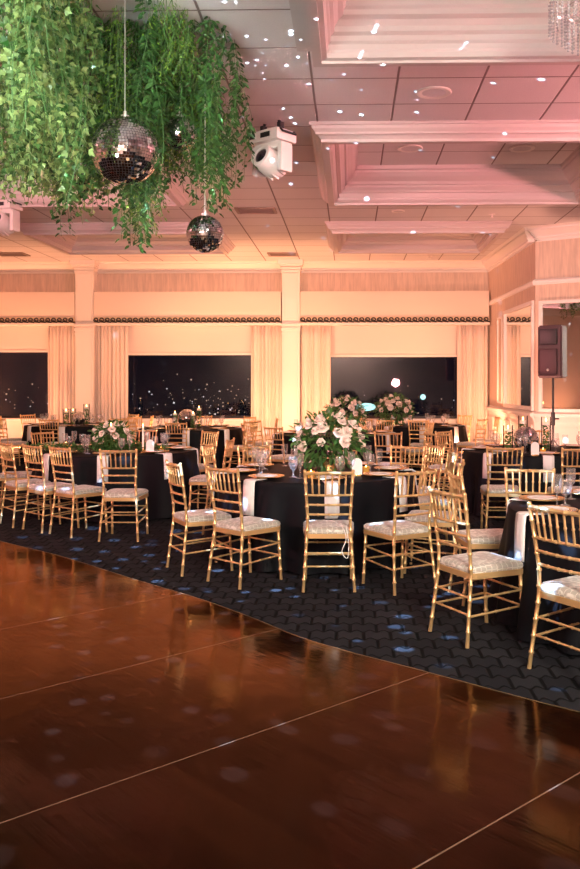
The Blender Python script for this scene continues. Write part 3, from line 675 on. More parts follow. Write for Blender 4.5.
# ------------------------------------------------------------------ hanging greenery
def leaf(bm, p, d, up, L, W_, kind):
    d = d.normalized(); s = d.cross(up)
    if s.length < 1e-3: s = d.cross(Vector((1, 0, 0)))
    s.normalize(); n = s.cross(d)
    if kind == 'ivy': pts = [(0, 0), (.18, .42), (.42, .52), (.50, .28), (1, 0), (.50, -.28), (.42, -.52), (.18, -.42)]
    elif kind == 'fern': pts = [(0, 0), (.5, .16), (1, 0), (.5, -.16)]
    else: pts = [(0, 0), (.3, .26), (.65, .22), (1, 0), (.65, -.22), (.3, -.26)]
    mid = bm.verts.new(p + d * L * .5 - n * L * .06)
    vs = [bm.verts.new(p + d * (a * L) + s * (b * W_) + n * (abs(b) * L * .18 - a * a * L * .15)) for a, b in pts]
    for a, b in zip(vs, vs[1:] + vs[:1]): bm.faces.new((a, b, mid))
def vine_mesh(kind, L, seed):
    rnd = random.Random(seed); bm = bmesh.new(); sb = bmesh.new()
    strands = 3 if kind != 'fern' else 4
    for q in range(strands):
        off = Vector((rnd.uniform(-.07, .07), rnd.uniform(-.07, .07), 0)); ph = rnd.uniform(0, 6.28); ll = L * rnd.uniform(.75, 1)
        pts = []
        n = int(ll / .05)
        for k in range(n + 1):
            t = k / n; pts.append(Vector((math.sin(t * 5 + ph) * .035 * (1 + t), math.cos(t * 4 + ph) * .035 * (1 + t), -ll * t)) + off * (.4 + t))
        tube(sb, pts, .0025, 4, False)
        step = {'ivy': .038, 'fern': .019, 'ruscus': .03}[kind]; s = 0
        while s < ll:
            t = s / ll; i = min(n - 1, int(t * n)); p = pts[i].lerp(pts[i + 1], t * n - i)
            a = rnd.uniform(0, 6.28)
            if kind == 'ivy':
                o = Vector((math.cos(a), math.sin(a), rnd.uniform(-.6, .5))); sz = rnd.uniform(.035, .062); pp = p + o * rnd.uniform(.01, .05)
                leaf(bm, pp, o + Vector((0, 0, -.7)), Vector((rnd.uniform(-.4, .4), -1, .6)) if rnd.random() < .6 else Vector((math.cos(a), math.sin(a), .6)), sz, sz, kind)
            elif kind == 'fern':
                rr = .02 + .07 * abs(math.sin(t * 14 + ph))
                o = Vector((math.cos(a), math.sin(a), -.8)); leaf(bm, p + o * rnd.uniform(0, rr), o + Vector((rnd.uniform(-.5, .5), rnd.uniform(-.5, .5), -.3)), Vector((0, -1, .4)), rnd.uniform(.02, .042), .034, kind)
            else:
                o = Vector((math.cos(a), math.sin(a), -.5)); leaf(bm, p + o * .01, o, Vector((0, -.7, 1)), rnd.uniform(.045, .075), .055, kind)
            s += step * rnd.uniform(.6, 1.3)
    out = []
    for nm, b_, m in (('hanging_vine', bm, {'ivy': M_ivy, 'fern': M_fern, 'ruscus': M_ruscus}[kind]), ('stem', sb, M_stem)):
        me = bpy.data.meshes.new(nm); b_.to_mesh(me); b_.free(); me.materials.append(m); out.append(me)
    return out
LENS = (.35, .55, .8, 1.05, 1.3, 1.55)
VM = {(k, L, s): vine_mesh(k, L, hash((k == 'ivy', k == 'fern', L, s)) % 9999) for k in ('ivy', 'fern', 'ruscus') for L in LENS for s in (0, 1)}
bot = [(-40, 195), (0, 205), (30, 205), (50, 215), (75, 240), (90, 215), (110, 205), (125, 215), (135, 258), (148, 235), (160, 205), (178, 190), (190, 170), (203, 200), (215, 220), (228, 212), (240, 185), (250, 130), (256, 110)]
def prof_y(x):
    for (a, ya), (b, yb) in zip(bot, bot[1:]):
        if a <= x <= b: return ya + (yb - ya) * (x - a) / (b - a)
    return 100
rnd = random.Random(21); nv = 0; tries = 0
while nv < 262 and tries < 6000:
    tries += 1
    Y_ = rnd.uniform(4.6, 8.5); X_ = rnd.uniform(-3.9, -1.16)
    px, py = pix((X_, Y_, HC))
    if px < -30 or px > 250: continue
    # stay clear in front of the largest ball and its wire
    zt_ = HC; by = prof_y(px) * rnd.uniform(.82, 1.04) if rnd.random() < .6 else prof_y(px) * rnd.uniform(.35, .9)
    d_ = -X_ * sa + Y_ * ca; zb_ = EYE - (by - CY) / F * d_
    L = zt_ - zb_
    if L < .25: L = .3
    if Y_ < 5.85 and 80 < px < 170 : continue
    if Y_ < 6.6 and 160 < px < 196 and by > 105: L = min(L, .55)
    if L > 1.75: L = rnd.uniform(1.2, 1.6)
    if X_ > -1.4: L = min(L, rnd.uniform(.5, 1.3))
    Ls = min(LENS, key=lambda v: abs(v - L))
    r0 = rnd.random()
    kind = ('ivy' if px < 105 + rnd.uniform(-25, 25) and r0 < .8 else ('fern' if 90 < px < 222 and r0 < .62 else 'ruscus'))
    me, st = VM[(kind, Ls, rnd.randint(0, 1))]
    o = bpy.data.objects.new('hanging_vine', me); COL.objects.link(o); o.location = (X_, Y_, HC); o.rotation_euler = (0, 0, rnd.uniform(0, 6.28)); o.scale = (1.05, 1.05, L / Ls)
    s_ = bpy.data.objects.new('stem', st); COL.objects.link(s_); s_.parent = o
    tag(o, {'ivy': 'pale green ivy strand hanging in the left part of the ceiling greenery', 'fern': 'bright green feathery fern strand hanging in the middle of the ceiling greenery',
            'ruscus': 'dark green leafy strand hanging from the ceiling among the greenery'}[kind], 'hanging plant', {'ivy': 'ivy strands', 'fern': 'fern strands', 'ruscus': 'dark leafy strands'}[kind])
    nv += 1

for i_, (px, by, Y_) in enumerate(((192, 196, 6.35), (199, 208, 6.3), (206, 212, 6.25), (213, 216, 6.3), (221, 213, 6.4), (229, 205, 6.6), (236, 196, 6.9), (118, 214, 6.3), (127, 240, 6.3), (134, 258, 6.25), (141, 252, 6.3), (149, 232, 6.35), (158, 212, 6.4), (40, 212, 6.2), (62, 222, 6.2), (74, 240, 6.3), (86, 225, 6.4), (100, 212, 6.4), (12, 205, 6.0), (25, 200, 6.1), (238, 175, 7.4), (244, 160, 7.8))):
    q = at(px, by, Y_); L = HC - q.z; Ls = min(LENS, key=lambda v: abs(v - L)); me, st = VM[('ruscus' if px > 110 else 'ivy', Ls, i_ % 2)]
    o = bpy.data.objects.new('hanging_vine', me); COL.objects.link(o); o.location = (q.x, q.y, HC); o.rotation_euler = (0, 0, i_ * 1.7); o.scale = (.9, .9, L / Ls)
    s_ = bpy.data.objects.new('stem', st); COL.objects.link(s_); s_.parent = o
    tag(o, 'dark green leafy strand reaching lowest below the greenery' if px > 110 else 'pale green ivy strand reaching lowest at the left of the greenery', 'hanging plant', 'lowest leafy strands' if px > 110 else 'lowest ivy strands')

# chandelier at the top right, in the near coffer
def chand_build():
    t = empty('chandelier'); mc = mat('crystal', (.9, .9, .92), .05, .6)
    for r0, z0, n, L in ((.34, 0, 40, .20), (.24, -.06, 28, .24), (.13, -.14, 16, .24)):
        bm = bmesh.new(); P_ = []; W_ = []
        for j in range(int(L / .022)):
            P_ += [(0, 0, -j * .022 + .010), (0, 0, -j * .022 + .004), (0, 0, -j * .022 - .004), (0, 0, -j * .022 - .010)]; W_ += [.002, .009, .009, .002]
        tube(bm, P_, W_, 6); first = mesh_obj('bead_string', bm, mc, t, smooth=False)
        for k in range(n):
            o = first if k == 0 else first.copy()
            if k: COL.objects.link(o)
            a = 2 * PI * k / n; o.location = (r0 * math.cos(a), r0 * math.sin(a), z0)
    bm = bmesh.new()
    for r0, z0 in ((.34, .012), (.24, -.045), (.13, -.125)): tube(bm, [(r0 * math.cos(2 * PI * k / 32), r0 * math.sin(2 * PI * k / 32), z0) for k in range(33)], .01, 6)
    for k in range(4):
        a = PI / 2 * k; tube(bm, [(0, 0, .16), (.34 * math.cos(a), .34 * math.sin(a), .012)], .005, 6); tube(bm, [(.34 * math.cos(a), .34 * math.sin(a), .012), (.13 * math.cos(a), .13 * math.sin(a), -.125)], .005, 6)
    mesh_obj('metal_rings', bm, M_wire, t); bm = bmesh.new(); tube(bm, [(0, 0, .15), (0, 0, HC + .70 - at(603, 2, 5.6).z)], .008, 6); mesh_obj('hanging_rod', bm, M_wire, t); return t
CH = Maker(chand_build)
p = at(603, 2, 5.6); CH.put((p.x, p.y, p.z), 0, 'crystal bead chandelier at the top right corner', 'chandelier')

# ------------------------------------------------------------------ chairs
def chair_build():
    t = empty('chiavari_chair'); HS = .44
    post = lambda s: [(s * .196, -.245, 0), (s * .168, -.195, HS - .02), (s * .163, -.20, .56), (s * .176, -.235, .80), (s * .183, -.255, .92)]
    for s in (-1, 1):
        bm = bmesh.new(); bamboo(bm, post(s), .0125, 9); bmesh.ops.create_uvsphere(bm, u_segments=8, v_segments=5, radius=.014, matrix=Matrix.Translation(post(s)[-1])); mesh_obj('back_post', bm, M_gold, t)
        bm = bmesh.new(); bamboo(bm, [(s * .187, .20, 0), (s * .180, .175, HS - .03)], .0125, 4); mesh_obj('leg', bm, M_gold, t)
    def pp(z, s=1):
        P_ = post(s)
        for a, b in zip(P_, P_[1:]):
            if a[2] <= z <= b[2]:
                k = (z - a[2]) / (b[2] - a[2]); return Vector([a[i] + (b[i] - a[i]) * k for i in range(3)])
    def rail(bm, z, r, n, bow=.018):
        a, b = pp(z, -1), pp(z, 1); pts = []
        for k in range(9):
            u = k / 8; v = a.lerp(b, u); v.y -= bow * math.sin(PI * u); pts.append(v)
        bamboo(bm, pts, r, n, 7)
    bm = bmesh.new(); rail(bm, .905, .013, 3); mesh_obj('top_rail', bm, M_gold, t)
    bm = bmesh.new(); 
    for z in (.735, .66, .585): rail(bm, z, .0095, 3)
    mesh_obj('back_rails', bm, M_gold, t)
    for k in range(6):
        u = (k + 1) / 7; bm = bmesh.new()
        a = pp(.735, -1).lerp(pp(.735, 1), u); b = pp(.905, -1).lerp(pp(.905, 1), u); a.y -= .018 * math.sin(PI * u); b.y -= .018 * math.sin(PI * u)
        bamboo(bm, [a, b], .0075, 1, 6); mesh_obj('spindle', bm, M_gold, t)
    # seat frame
    def outline(w0, w1, d0, d1, r, n=6):
        pts = []
        for (x, y, a0) in ((w1, d1, 0), (-w1, d1, 90), (-w0, d0, 180), (w0, d0, 270)):
            for k in range(n + 1):
                a = R(a0 + 90 * k / n); pts.append((x - math.copysign(r, x) + r * math.cos(a), y - math.copysign(r, y) + r * math.sin(a)))
        return pts
    O = outline(.185, .205, -.205, .205, .05)
    bm = bmesh.new(); vs = [bm.verts.new((x, y, HS - .04)) for x, y in O]; f = bm.faces.new(vs)
    r_ = bmesh.ops.extrude_face_region(bm, geom=[f]); bmesh.ops.translate(bm, vec=(0, 0, .035), verts=[g for g in r_['geom'] if isinstance(g, bmesh.types.BMVert)])
    bmesh.ops.recalc_face_normals(bm, faces=bm.faces[:]); mesh_obj('seat_frame', bm, M_gold, t)
    bm = bmesh.new(); rings = []
    for sc, z in ((.97, 0), (1.0, .014), (.99, .030), (.93, .042), (.75, .050), (.4, .054), (.12, .055)):
        rings.append([bm.verts.new((x * sc, y * sc, HS - .005 + z)) for x, y in O])
    for a, b in zip(rings, rings[1:]):
        for k in range(len(O)): bm.faces.new((a[k], a[(k + 1) % len(O)], b[(k + 1) % len(O)], b[k]))
    bm.faces.new(rings[-1]); bm.faces.new(rings[0][::-1]); mesh_obj('seat_cushion', bm, M_seat, t)
    for z in (.30, .20):
        bm = bmesh.new()
        fr = lambda s: Vector((s * (.187 - .007 * z / .41), .20 - .025 * z / .41, z))
        bamboo(bm, [fr(-1), fr(1)], .0075, 3, 6); bamboo(bm, [pp(z - .01, -1), pp(z - .01, 1)], .0075, 3, 6)
        for s in (-1, 1): bamboo(bm, [fr(s), pp(z - .02, s)], .0075, 3, 6)
        mesh_obj('stretcher', bm, M_gold, t)
    return t
CHAIR = Maker(chair_build)
TABLES = {}
def chair_top(px, ytop, ang, label, group='gold chairs'):
    """px, ytop: middle of the top rail in the photograph; ang: facing, degrees from +X"""
    b = on_height(px, ytop, .915); rz = R(ang - 90)
    off = Matrix.Rotation(rz, 3, 'Z') @ Vector((0, -.26, 0))
    p = Vector((b.x - off.x, b.y - off.y, 0))
    for x, y, r in TABLES.values():          # keep the seat clear of the nearest cloth
        v = p - Vector((x, y, 0)); f = Vector((math.cos(R(ang)), math.sin(R(ang)), 0))
        need = r + .06 + .20 * max(.0, -v.normalized().dot(f)) + .03
        if v.length < need: p = Vector((x, y, 0)) + v.normalized() * min(need, v.length + .04)
    return CHAIR.put(p, rz, label, 'chair', group)
def chair_xy(x, y, ang, label, group='gold chairs'):
    return CHAIR.put((x, y, 0), R(ang - 90), label, 'chair', group)

# ------------------------------------------------------------------ tables
def cloth(x, y, r, label, seed):
    rnd = random.Random(seed); n = rnd.choice((17, 19, 21)); ph = rnd.uniform(0, 6.28); ph2 = rnd.uniform(0, 6.28)
    def wave(t, z):
        k = max(0, (.74 - z) / .74)
        return k * (.030 + .055 * math.sin(n * t + ph + .6 * math.sin(3 * t)) + .025 * math.sin(7 * t + ph2)) if k > .01 else 0
    bm = bmesh.new()
    lathe(bm, [(.0001, .755), (r - .03, .755), (r - .006, .752), (r + .002, .740), (r + .004, .71), (r + .012, .62), (r + .025, .45), (r + .04, .25), (r + .055, .02)][::-1], 160, wave)
    o = mesh_obj('tablecloth', bm, M_black, loc=(x, y, 0)); tag(o, label, 'tablecloth', 'black tablecloths'); return o
def charger_build():
    t = empty('place_setting_charger'); bm = bmesh.new(); lathe(bm, [(.0001, .004), (.10, .004), (.115, .012), (.158, .018), (.16, .014), (.11, 0), (.0001, 0)][::-1], 40); mesh_obj('charger_rim', bm, M_charger, t)
    bm = bmesh.new(); lathe(bm, [(.0001, .012), (.07, .012), (.10, .020), (.102, .017), (.07, .005), (.0001, .005)][::-1], 32); mesh_obj('salad_plate', bm, M_china, t); return t
t_name = {'C': 'the big rose centrepiece table', 'L': 'the left table with tapers', 'R': 'the nearest right-edge table',
          'Q': 'the right-hand mirror ball table', 'M': 'the table behind the big roses', 'B': 'the right-hand window table', 'D': 'the far middle mirror ball table', 'E': 'the far left corner table'}
CHARGER = Maker(charger_build)
def napkin_build():
    bm = bmesh.new(); w = .062; pts = [(.06, .002), (.16, .003), (.205, .004), (.222, -.004), (.228, -.06), (.232, -.16), (.236, -.29)]
    rows = [[bm.verts.new((s * w, p, z)) for s in (-1, -.33, .33, 1)] for p, z in pts]
    for a, b in zip(rows, rows[1:]):
        for k in range(3): bm.faces.new((a[k], a[k + 1], b[k + 1], b[k]))
    o = mesh_obj('napkin', bm, M_napkin); m = o.modifiers.new('s', 'SOLIDIFY'); m.thickness = .007; m.offset = 1; return o
NAPKIN = Maker(napkin_build)
def goblet_build():
    t = empty('water_goblet'); bm = bmesh.new(); lathe(bm, [(.0001, .003), (.036, .003), (.037, .006), (.012, .012), (.006, .03), (.006, .06), (.010, .068)], 20); mesh_obj('stem', bm, M_glass, t)
    bm = bmesh.new(); lathe(bm, [(.008, .066), (.030, .085), (.041, .115), (.041, .15), (.036, .185)], 20, cap=False); mesh_obj('bowl', bm, M_glass, t)
    return t
GOB = Maker(goblet_build)
def wine_build():
    t = empty('champagne_glass'); bm = bmesh.new(); lathe(bm, [(.0001, .003), (.034, .003), (.035, .006), (.008, .012), (.005, .04), (.005, .085), (.012, .098)], 20); mesh_obj('stem', bm, M_glass, t)
    bm = bmesh.new(); lathe(bm, [(.008, .096), (.026, .12), (.033, .16), (.031, .225)], 20, cap=False); mesh_obj('bowl', bm, M_glass, t)
    return t
WINE = Maker(wine_build)
SECT = ['near', 'near right', 'right', 'far right', 'far', 'far left', 'left', 'near left']   # clockwise from the side nearest the camera, turning anticlockwise seen from above
def sector(k): return SECT[k % 8]
def table(key, x, y, r, rot=0, skip=(), wine=True, seats=()):
    nm = t_name[key]; TABLES[key] = (x, y, r)
    cloth(x, y, r, 'black floor-length cloth on ' + nm, len(TABLES))
    for k in range(8):
        if k in skip: continue
        a = -PI / 2 + 2 * PI * k / 8 + rot; u = Vector((math.cos(a), math.sin(a), 0)); rz = a - PI / 2
        c = Vector((x, y, .755)) + u * (r - .20)
        CHARGER.put(c + Vector((0, 0, .011)), rz, 'gold charger plate on the %s side of %s' % (sector(k), nm), 'charger plate', 'gold charger plates')
        NAPKIN.put(c, rz, 'white folded napkin hanging over the %s edge of %s' % (sector(k), nm), 'napkin', 'white napkins')
        v = Vector((-u.y, u.x, 0)); g = c - u * .20 + v * .14
        GOB.put((g.x, g.y, .755), 0, 'water goblet behind the %s plate on %s' % (sector(k), nm), 'glass', 'water goblets')
        if wine:
            g = c - u * .17 + v * .24
            WINE.put((g.x, g.y, .755), 0, 'slim champagne glass by the %s plate on %s' % (sector(k), nm), 'glass', 'champagne glasses')
    for k, dr, da in seats:
        a = -PI / 2 + 2 * PI * k / 8 + rot + R(da * .3); d = r + .17 + dr
        chair_xy(x + d * math.cos(a), y + d * math.sin(a), math.degrees(a) + 180 + da, 'gold chiavari chair on the %s side of %s' % (sector(k), nm))
S = lambda *k: [(i, .10 + .06 * ((i * 7) % 3), ((i * 37) % 21) - 10) for i in k]
table('C', -.32, 8.0, .92, .18)
table('L', -2.9, 10.55, .96, .10, seats=S(2, 3, 4, 5, 6))
table('R', 1.97, 5.70, .90, .30)
table('Q', 2.35, 10.65, .92, -.1, seats=S(3, 4, 5))
table('M', -.25, 14.1, 1.0, .2, seats=S(0, 2, 3, 4, 5, 6, 7))
table('B', 1.35, 16.75, .90, 0, seats=S(0, 1, 2, 3, 5, 6, 7))
table('D', -2.95, 15.7, .95, .1, seats=S(0, 1, 2, 3, 4, 5, 6, 7))
table('E', -5.55, 16.9, .92, .1, seats=S(0, 1, 2, 3, 5, 6, 7))
# chairs placed one by one at the front tables
chair_top(329, 472, 92, 'gold chiavari chair before the big roses, a white cord on its seat')
chair_top(222, 469, 48, 'gold chiavari chair left of the centre chair, at the near left of the middle table')
chair_top(176, 463, 30, 'leftmost gold chiavari chair of the middle table, standing clear of the cloth')
chair_top(207, 446, -8, 'gold chiavari chair tucked in at the left side of the middle table')
chair_top(256, 447, -62, 'gold chiavari chair on the far left of the middle table, facing the camera')
chair_top(417, 472, 122, 'gold chiavari chair at the near right of the middle table, seat turned left')
chair_top(462, 463, 168, 'gold chiavari chair right of the middle table, just behind the nearest table chairs')
chair_top(449, 453, 185, 'gold chiavari chair on the right side of the middle table')
chair_top(436, 446, 205, 'gold chiavari chair on the far right side of the middle table')
chair_top(405, 447, 250, 'gold chiavari chair behind the middle table, right of the big roses, facing the camera')
chair_top(446, 492, 29, 'nearest full gold chiavari chair, left of the nearest table')
chair_top(459, 475, 8, 'gold chiavari chair directly behind the nearest full chair, at the nearest table')
chair_top(556, 508, 33, 'gold chiavari chair cut by the right edge of the photo, closest of all')
chair_top(534, 470, 255, 'gold chiavari chair on the far side of the nearest table, facing the camera')
chair_top(505, 448, 88, 'gold chiavari chair in front of the mirror ball table, seen from behind')
chair_top(580, 449, 95, 'gold chiavari chair at the right edge, in front of the mirror ball table')
chair_top(437, 434, 60, 'gold chiavari chair in the aisle left of the mirror ball table')
chair_top(388, 433, 80, 'gold chiavari chair in front of the second table row, right of the roses')
chair_top(118, 450.5, 90, 'gold chiavari chair seen from behind in the middle of the left table')
chair_top(59, 448, 52, 'gold chiavari chair second from the centre chair at the left table')
chair_top(31, 446, 50, 'gold chiavari chair third from the left edge at the left table')
chair_top(7, 443.5, 42, 'gold chiavari chair at the left edge of the photo, at the left table')
chair_top(231, 440, 175, 'gold chiavari chair turned edge-on in the aisle left of the middle table')

# ------------------------------------------------------------------ flowers
def rose_mesh(r, seed):
    rnd = random.Random(seed); bm = bmesh.new()
    for ring, (n, rr, tilt, h) in enumerate(((3, .30, 82, .55), (4, .48, 70, .50), (5, .70, 55, .42), (6, .92, 34, .30))):
        for k in range(n):
            a = 2 * PI * k / n + ring * .7 + rnd.uniform(-.2, .2); rows = []
            wd = rr * 2.2 * math.sin(PI / n) * 1.25
            for j in range(4):
                v = j / 3; row = []
                for i in range(5):
                    u = i / 4 - .5
                    rad = rr * (.25 + .75 * math.sin(v * PI / 2 * (1.0 if tilt > 60 else 1.1))) * (1 - .35 * abs(u) * v)
                    z = h * 1.6 * v * math.sin(R(tilt)) - (0.18 * (v ** 3) * (90 - tilt) / 45)
                    ang = a + u * wd / max(.3, rr) * (1 - .25 * v * v)
                    row.append(bm.verts.new((r * rad * math.cos(ang), r * rad * math.sin(ang), r * (z - .12 * u * u * 4 * v))))
                rows.append(row)
            for x_, y_ in zip(rows, rows[1:]):
                for i in range(4): bm.faces.new((x_[i], x_[i + 1], y_[i + 1], y_[i]))
    g = bmesh.ops.create_uvsphere(bm, u_segments=10, v_segments=6, radius=r * .30, matrix=Matrix.Translation((0, 0, r * .35)))
    me = bpy.data.meshes.new('rose'); bm.normal_update(); bm.to_mesh(me); bm.free(); me.materials.append(M_rose)
    for p in me.polygons: p.use_smooth = True
    return me
ROSES = [rose_mesh(1, s) for s in range(3)]
def bouquet(px, base, Y, W_, H_, n, label, seed, rsz=.05, tail=True, xyz=None):
    rnd = random.Random(seed); p = at(px, 383, Y); p = Vector((p.x, p.y, base)) if xyz is None else Vector(xyz)
    t = empty('flower_arrangement', p); tag(t, label, 'flower arrangement', 'rose centrepieces')
    bm = bmesh.new(); lathe(bm, [(.0001, 0), (.07, 0), (.075, .02), (.06, .06), (.075, .12), (.085, .13)], 20); mesh_obj('vase', bm, M_charger, t)
    bm = bmesh.new(); cz = H_ * .50
    for k in range(int(420 * W_ / .5)):
        v = Vector((rnd.gauss(0, 1), rnd.gauss(0, 1), rnd.gauss(0, 1))).normalized(); rr = rnd.uniform(.55, 1.05)
        q = Vector((v.x * W_ / 2 * rr, v.y * W_ / 2 * rr * .9, cz + v.z * H_ / 2 * rr * .95))
        if q.z < .03: continue
        leaf(bm, q, v + Vector((rnd.uniform(-.6, .6), rnd.uniform(-.6, .6), rnd.uniform(-.8, .2))), Vector((rnd.uniform(-.3, .3), -.6, 1)), rnd.uniform(.05, .10), rnd.uniform(.045, .07), 'ruscus')
    for k in range(18):
        a = rnd.uniform(0, 6.28); d = Vector((math.cos(a), math.sin(a), rnd.uniform(-.2, .6))).normalized()
        P_ = [Vector((0, 0, cz)) + Vector((d.x * W_ * .5, d.y * W_ * .5, d.z * H_ * .5)) * s for s in (.1, .6, 1.0, 1.22)]
        P_[-1].z -= .03; P_[-1].z = max(.03, P_[-1].z); tube(bm, P_, .003, 4, False)
        for s in range(9): 
            q = P_[1].lerp(P_[3], s / 8); leaf(bm, q, d + Vector((rnd.uniform(-.8, .8), rnd.uniform(-.8, .8), rnd.uniform(-.6, .4))), Vector((0, -.4, 1)), .055, .045, 'ruscus')
    mesh_obj('foliage', bm, M_bouquet, t, smooth=False)
    for k in range(n):
        a = 2 * PI * (k * .618) ; el = -.1 + 1.1 * ((k + .5) / n); el = min(.98, el)
        c = math.sqrt(max(0, 1 - el * el)); v = Vector((math.cos(a) * c, math.sin(a) * c, el))
        v = (v + Vector((rnd.uniform(-.15, .15), rnd.uniform(-.15, .15), rnd.uniform(-.1, .1)))).normalized()
        o = bpy.data.objects.new('rose', ROSES[k % 3]); COL.objects.link(o); o.parent = t
        o.location = (v.x * W_ * .46, v.y * W_ * .46, cz + v.z * H_ * .44)
        o.rotation_euler = Vector((v.x, v.y, v.z + .1)).to_track_quat('Z', 'Y').to_euler(); s = rsz * rnd.uniform(.75, 1.25); o.scale = (s, s, s)
    return t
TZ = .755
bouquet(329, TZ, 8.0, .66, .56, 30, 'large white and blush rose centrepiece on the middle table', 3, .058)
bouquet(346, TZ, 14.1, .62, .62, 22, 'rose centrepiece on the table just behind the large one', 5, .06)
bouquet(394, TZ, 16.75, .72, .60, 26, 'rose centrepiece in front of the right-hand window', 8, .065)
bouquet(112, TZ, 10.35, .46, .36, 18, 'compact white rose centrepiece on the left table', 11, .055)
bouquet(0, TZ, 0, .7, .62, 24, 'rose centrepiece beyond the left edge seen through the wide mirror', 15, .065, xyz=(1.0, 12.6, TZ)) if False else None
# leafy runner on the left table
bm = bmesh.new(); rnd = random.Random(4)
for k in range(520):
    u = rnd.uniform(-1, 1); q = Vector((u * .85, .08 * math.sin(u * 4) + rnd.gauss(0, .05), rnd.uniform(.01, .09)))
    leaf(bm, q, Vector((rnd.uniform(-1, 1), rnd.uniform(-1, 1), rnd.uniform(0, .5))), Vector((0, -.4, 1)), rnd.uniform(.05, .09), .05, 'ruscus')
tag(mesh_obj('leaf_garland', bm, M_bouquet, smooth=False, loc=(-3.05, 10.2, TZ)), 'green leaf garland lying along the left table either side of its roses', 'garland')

# candles
def taper_build():
    t = empty('taper_candle'); bm = bmesh.new(); lathe(bm, [(.0001, 0), (.04, 0), (.042, .008), (.012, .02), (.010, .05), (.018, .07), (.0001, .07)], 16); mesh_obj('holder', bm, M_charger, t)
    bm = bmesh.new(); lathe(bm, [(.0001, .05), (.012, .05), (.011, .30), (.004, .305), (.0001, .305)], 12); mesh_obj('candle', bm, M_wax, t)
    bm = bmesh.new(); lathe(bm, [(.0001, .305), (.008, .318), (.006, .335), (.0001, .355)], 10); mesh_obj('flame', bm, M_flame, t); return t
TAPER = Maker(taper_build)
for px, py, lb in ((111, 451, 'lit white taper candle in front of the roses on the left table'), (143, 453, 'lit white taper candle right of the roses on the left table')):
    p = on_height(px, py, TZ); TAPER.put(p, 0, lb, 'candle', 'taper candles')
def cyl_build(h):
    def f():
        t = empty('candle_cylinder'); bm = bmesh.new(); lathe(bm, [(.0001, 0), (.06, 0), (.06, h)], 24, cap=False); mesh_obj('glass_cylinder', bm, M_clear, t)
        bm = bmesh.new(); rnd = random.Random(int(h * 100))
        for k in range(160):
            a = rnd.uniform(0, 6.28); q = Vector((.04 * math.cos(a), .04 * math.sin(a), rnd.uniform(.02, h * .75))); leaf(bm, q, Vector((-math.sin(a), math.cos(a), rnd.uniform(-.5, 1))), Vector((math.cos(a), math.sin(a), .2)), .03, .03, 'ruscus')
        mesh_obj('greenery', bm, M_bouquet, t, smooth=False)
        bm = bmesh.new(); lathe(bm, [(.0001, h * .76), (.038, h * .76), (.038, h * .86), (.0001, h * .86)], 16); mesh_obj('floating_candle', bm, M_wax, t)
        bm = bmesh.new(); lathe(bm, [(.0001, h * .86), (.009, h * .86 + .012), (.007, h * .86 + .03), (.0001, h * .86 + .05)], 10); mesh_obj('flame', bm, M_flame, t); return t
    return f
CT, CS = Maker(cyl_build(.42)), Maker(cyl_build(.32))
for mk, x, y, lb in ((CS, at(508, 0, 10.4).x, 10.4, 'glass candle cylinder with greenery, left of the table mirror ball on the right'), (CT, at(523, 0, 10.85).x, 10.85, 'tall glass candle cylinder just behind the table mirror ball on the right'), (CT, at(546, 0, 10.5).x, 10.5, 'tall glass candle cylinder right of the table mirror ball on the right'),
                     (CS, at(175, 0, 15.6).x, 15.6, 'glass candle cylinder left of the mirror ball on the far middle table'), (CS, at(193, 0, 15.35).x, 15.35, 'short glass candle cylinder in front of the mirror ball on the far middle table'), (CT, at(199, 0, 15.85).x, 15.85, 'tallest glass candle cylinder right of the mirror ball on the far middle table'),
                     (CS, at(66, 0, 16.8).x, 16.8, 'leftmost glass candle cylinder on the far left table'), (CS, at(73, 0, 16.9).x, 16.9, 'glass candle cylinder left of the small mirror ball on the far left table'), (CT, at(86.5, 0, 16.8).x, 16.8, 'tallest glass candle cylinder in front of the left pillar')):
    mk.put((x, y, TZ), 0, lb, 'candle holder', 'candle cylinders')
def table_ball(px, Y, r, lb):
    p = at(px, 0, Y); o = bpy.data.objects.new('table_mirror_ball', ball_mesh('table_mirror_ball', r, 18)); COL.objects.link(o); o.location = (p.x, p.y, TZ + r + .008); o.rotation_euler = (.2, .1, .4)
    tag(o, lb, 'mirror ball', 'table mirror balls')
table_ball(526, 10.3, .15, 'mirror ball resting on the right-hand table among candle cylinders')
table_ball(187, 15.75, .17, 'mirror ball resting on the far table below the middle window')
table_ball(79, 16.75, .13, 'mirror ball resting on the far left table')
def card_build():
    t = empty('table_card'); bm = bmesh.new(); pts = [(-.045, 0), (.045, 0), (.045, .10)] + [(.045 * math.cos(a), .10 + .045 * math.sin(a)) for a in [PI * k / 10 for k in range(1, 10)]] + [(-.045, .10)]
    vs = [bm.verts.new((x, -.003, z + .01)) for x, z in pts]; f = bm.faces.new(vs); r_ = bmesh.ops.extrude_face_region(bm, geom=[f]); bmesh.ops.translate(bm, vec=(0, .006, 0), verts=[g for g in r_['geom'] if isinstance(g, bmesh.types.BMVert)])
    bmesh.ops.recalc_face_normals(bm, faces=bm.faces[:]); mesh_obj('card', bm, M_napkin, t, smooth=False); bm = bmesh.new(); box(bm, (0, 0, .008), (.07, .04, .016), .003); mesh_obj('stand', bm, M_charger, t); return t
CARD = Maker(card_build)
for px, py, sc, lb in ((357, 476, 1.3, 'white arched table card right of the big roses'), (150, 453, 1.3, 'white arched table card beside the right taper candle'), (535, 456, 1.3, 'white arched table card beside the table mirror ball on the right')):
    CARD.put(on_height(px, py, TZ), R(5), lb, 'table card', 'table cards', sc * .8)
